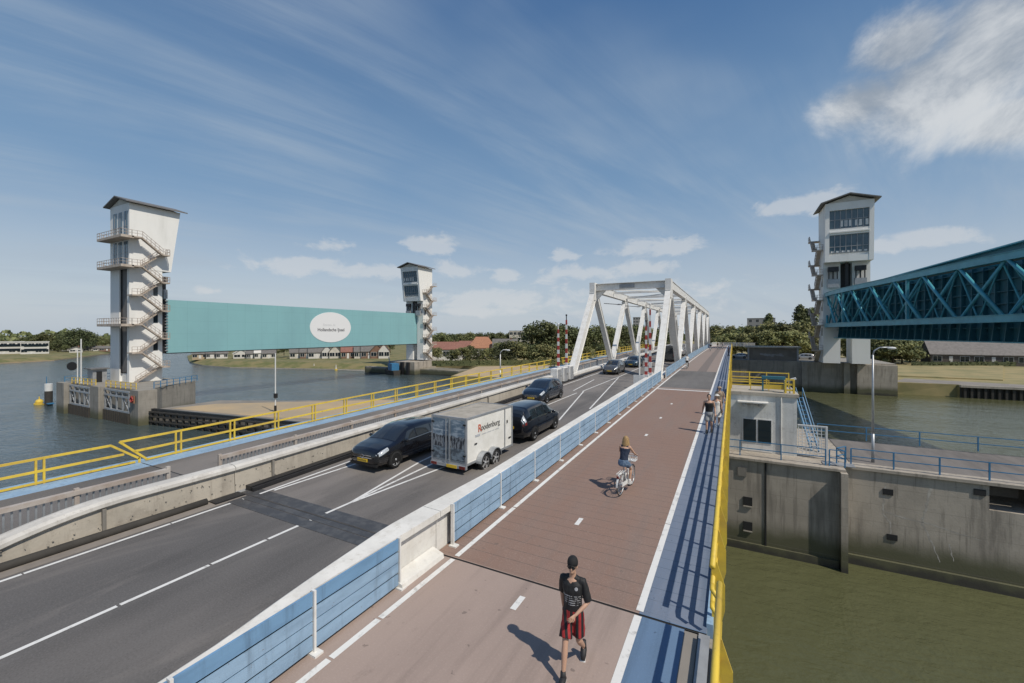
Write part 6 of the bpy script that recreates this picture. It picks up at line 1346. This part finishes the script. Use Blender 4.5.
sb = thing('signal_board', 'round black navigation signal board on a post left of the tower', 'signal', (-107.2, 31.3, -4)); mb = MB(); mb.cyl((0,0,0),(0,0,6.2),.08,8); mb.cyl((.5,0,0),(.5,0,8.2),.1,8); mb.build('post', 'fadedw', sb)
mb = MB(); mb.loft([[(-.75+.72*math.cos(a), y, 3.2+.78*math.sin(a)) for a in [6.2832*i/20 for i in range(20)]] for y in (-.1,.1)]); mb.build('board', 'grille', sb); sb.rotation_euler = (0,0,.9)
dp_ = thing('mooring_pile', 'black pile with white top standing in the river at the far left', 'pile', (-124.3, 32.0, -9.5)); mb = MB(); mb.cyl((0,0,-2),(0,0,2.9),.6,16); mb.build('shaft', 'timber', dp_, smooth=False); mb = MB(); mb.cyl((0,0,2.9),(0,0,4.4),.61,16); mb.build('white_top', 'fadedw', dp_); mb = MB(); mb.cyl((-1.2,0,.1),(-1.2,0,5.8),.06,6); mb.beam((-1.6,0,.4),(1.4,0,.4),.9,.2); mb.build('ladder', 'railb', dp_)
by = thing('buoy', 'round yellow buoy floating left of the black and white pile', 'buoy', (-127.2, 31.4, -9.5)); mb = MB(); mb.ball((0,0,.5),(.62,.62,.6)); mb.build('float', 'yellow', by, smooth=True); mb = MB(); mb.cyl((0,0,-.1),(0,0,.3),0.8,14); mb.cyl((0,0,1.0),(0,0,1.6),.1,6); mb.build('collar', 'yellow', by)
lr = thing('lifebuoy', 'orange-red lifebuoy cabinet on the concrete face of the tower pier', 'lifebuoy', (-85.6, 32.35, -5.4)); mb = MB(); mb.loft([[((.4+.11*math.cos(b))*math.cos(a), -.1+.09*math.sin(b), (.4+.11*math.cos(b))*math.sin(a)) for b in [6.2832*i/8 for i in range(8)]] for a in [6.2832*i/18 for i in range(19)]]); mb.build('ring', 'red', lr, smooth=True); mb = MB(); mb.box((-.6,0,-.6),(.6,.1,.6)); mb.build('board', 'orange', lr); lr.location = (-84.9, 31.1, -5.3)
for i, (u, Zq) in enumerate(((231,188),(280,180),(314,172),(336,166),(367,160))):
    p = at(u, Zq, -9.5); t = thing('marker_buoy', ['leftmost','second','middle','fourth','rightmost'][i]+' of the small pale yellow marker buoys off the peninsula', 'buoy', p, group='marker buoys off the peninsula'); mb = MB(); mb.cyl((0,0,-.2),(0,0,.5),.55,10); mb.build('float', 'yellow', t); mb = MB(); mb.tube([(0,0,.5),(0,0,2.2)], [.35,.1], 8); mb.build('topmark', 'cream', t)
# floating boom line between the markers
fb = thing('floating_boom', 'thin pale floating boom line in front of the peninsula shore', 'boom', at(200, 192, -9.5)); mb = MB(); mb.tube([at(u, z, -9.42) for u, z in ((203,194),(231,189),(280,181),(314,173),(336,167),(367,161),(385,158))], .12, 6); mb.build('float_line', 'cream', fb); origin_to(fb)
bb = thing('work_boat', 'blue workboat tied at the left end of the middle tower pier', 'boat', at(392, 150, -9.5), 1.1); mb = MB(); mb.loft([[(x*w_, y, z) for x, z in ((-1,1.6),(-.8,0),(.8,0),(1,1.6))] for y, w_ in ((-5,1.3),(-2,1.9),(3,1.7),(6,.2))]); mb.build('hull', 'timber', bb); mb = MB(); mb.box((-1.3,-3.5,1.5),(1.3,.5,4.0)); mb.build('wheelhouse', 'railb', bb); mb = MB(); mb.beam((0,1,1.6),(0,3.5,6),.2,.2); mb.build('crane_arm', 'blue', bb)
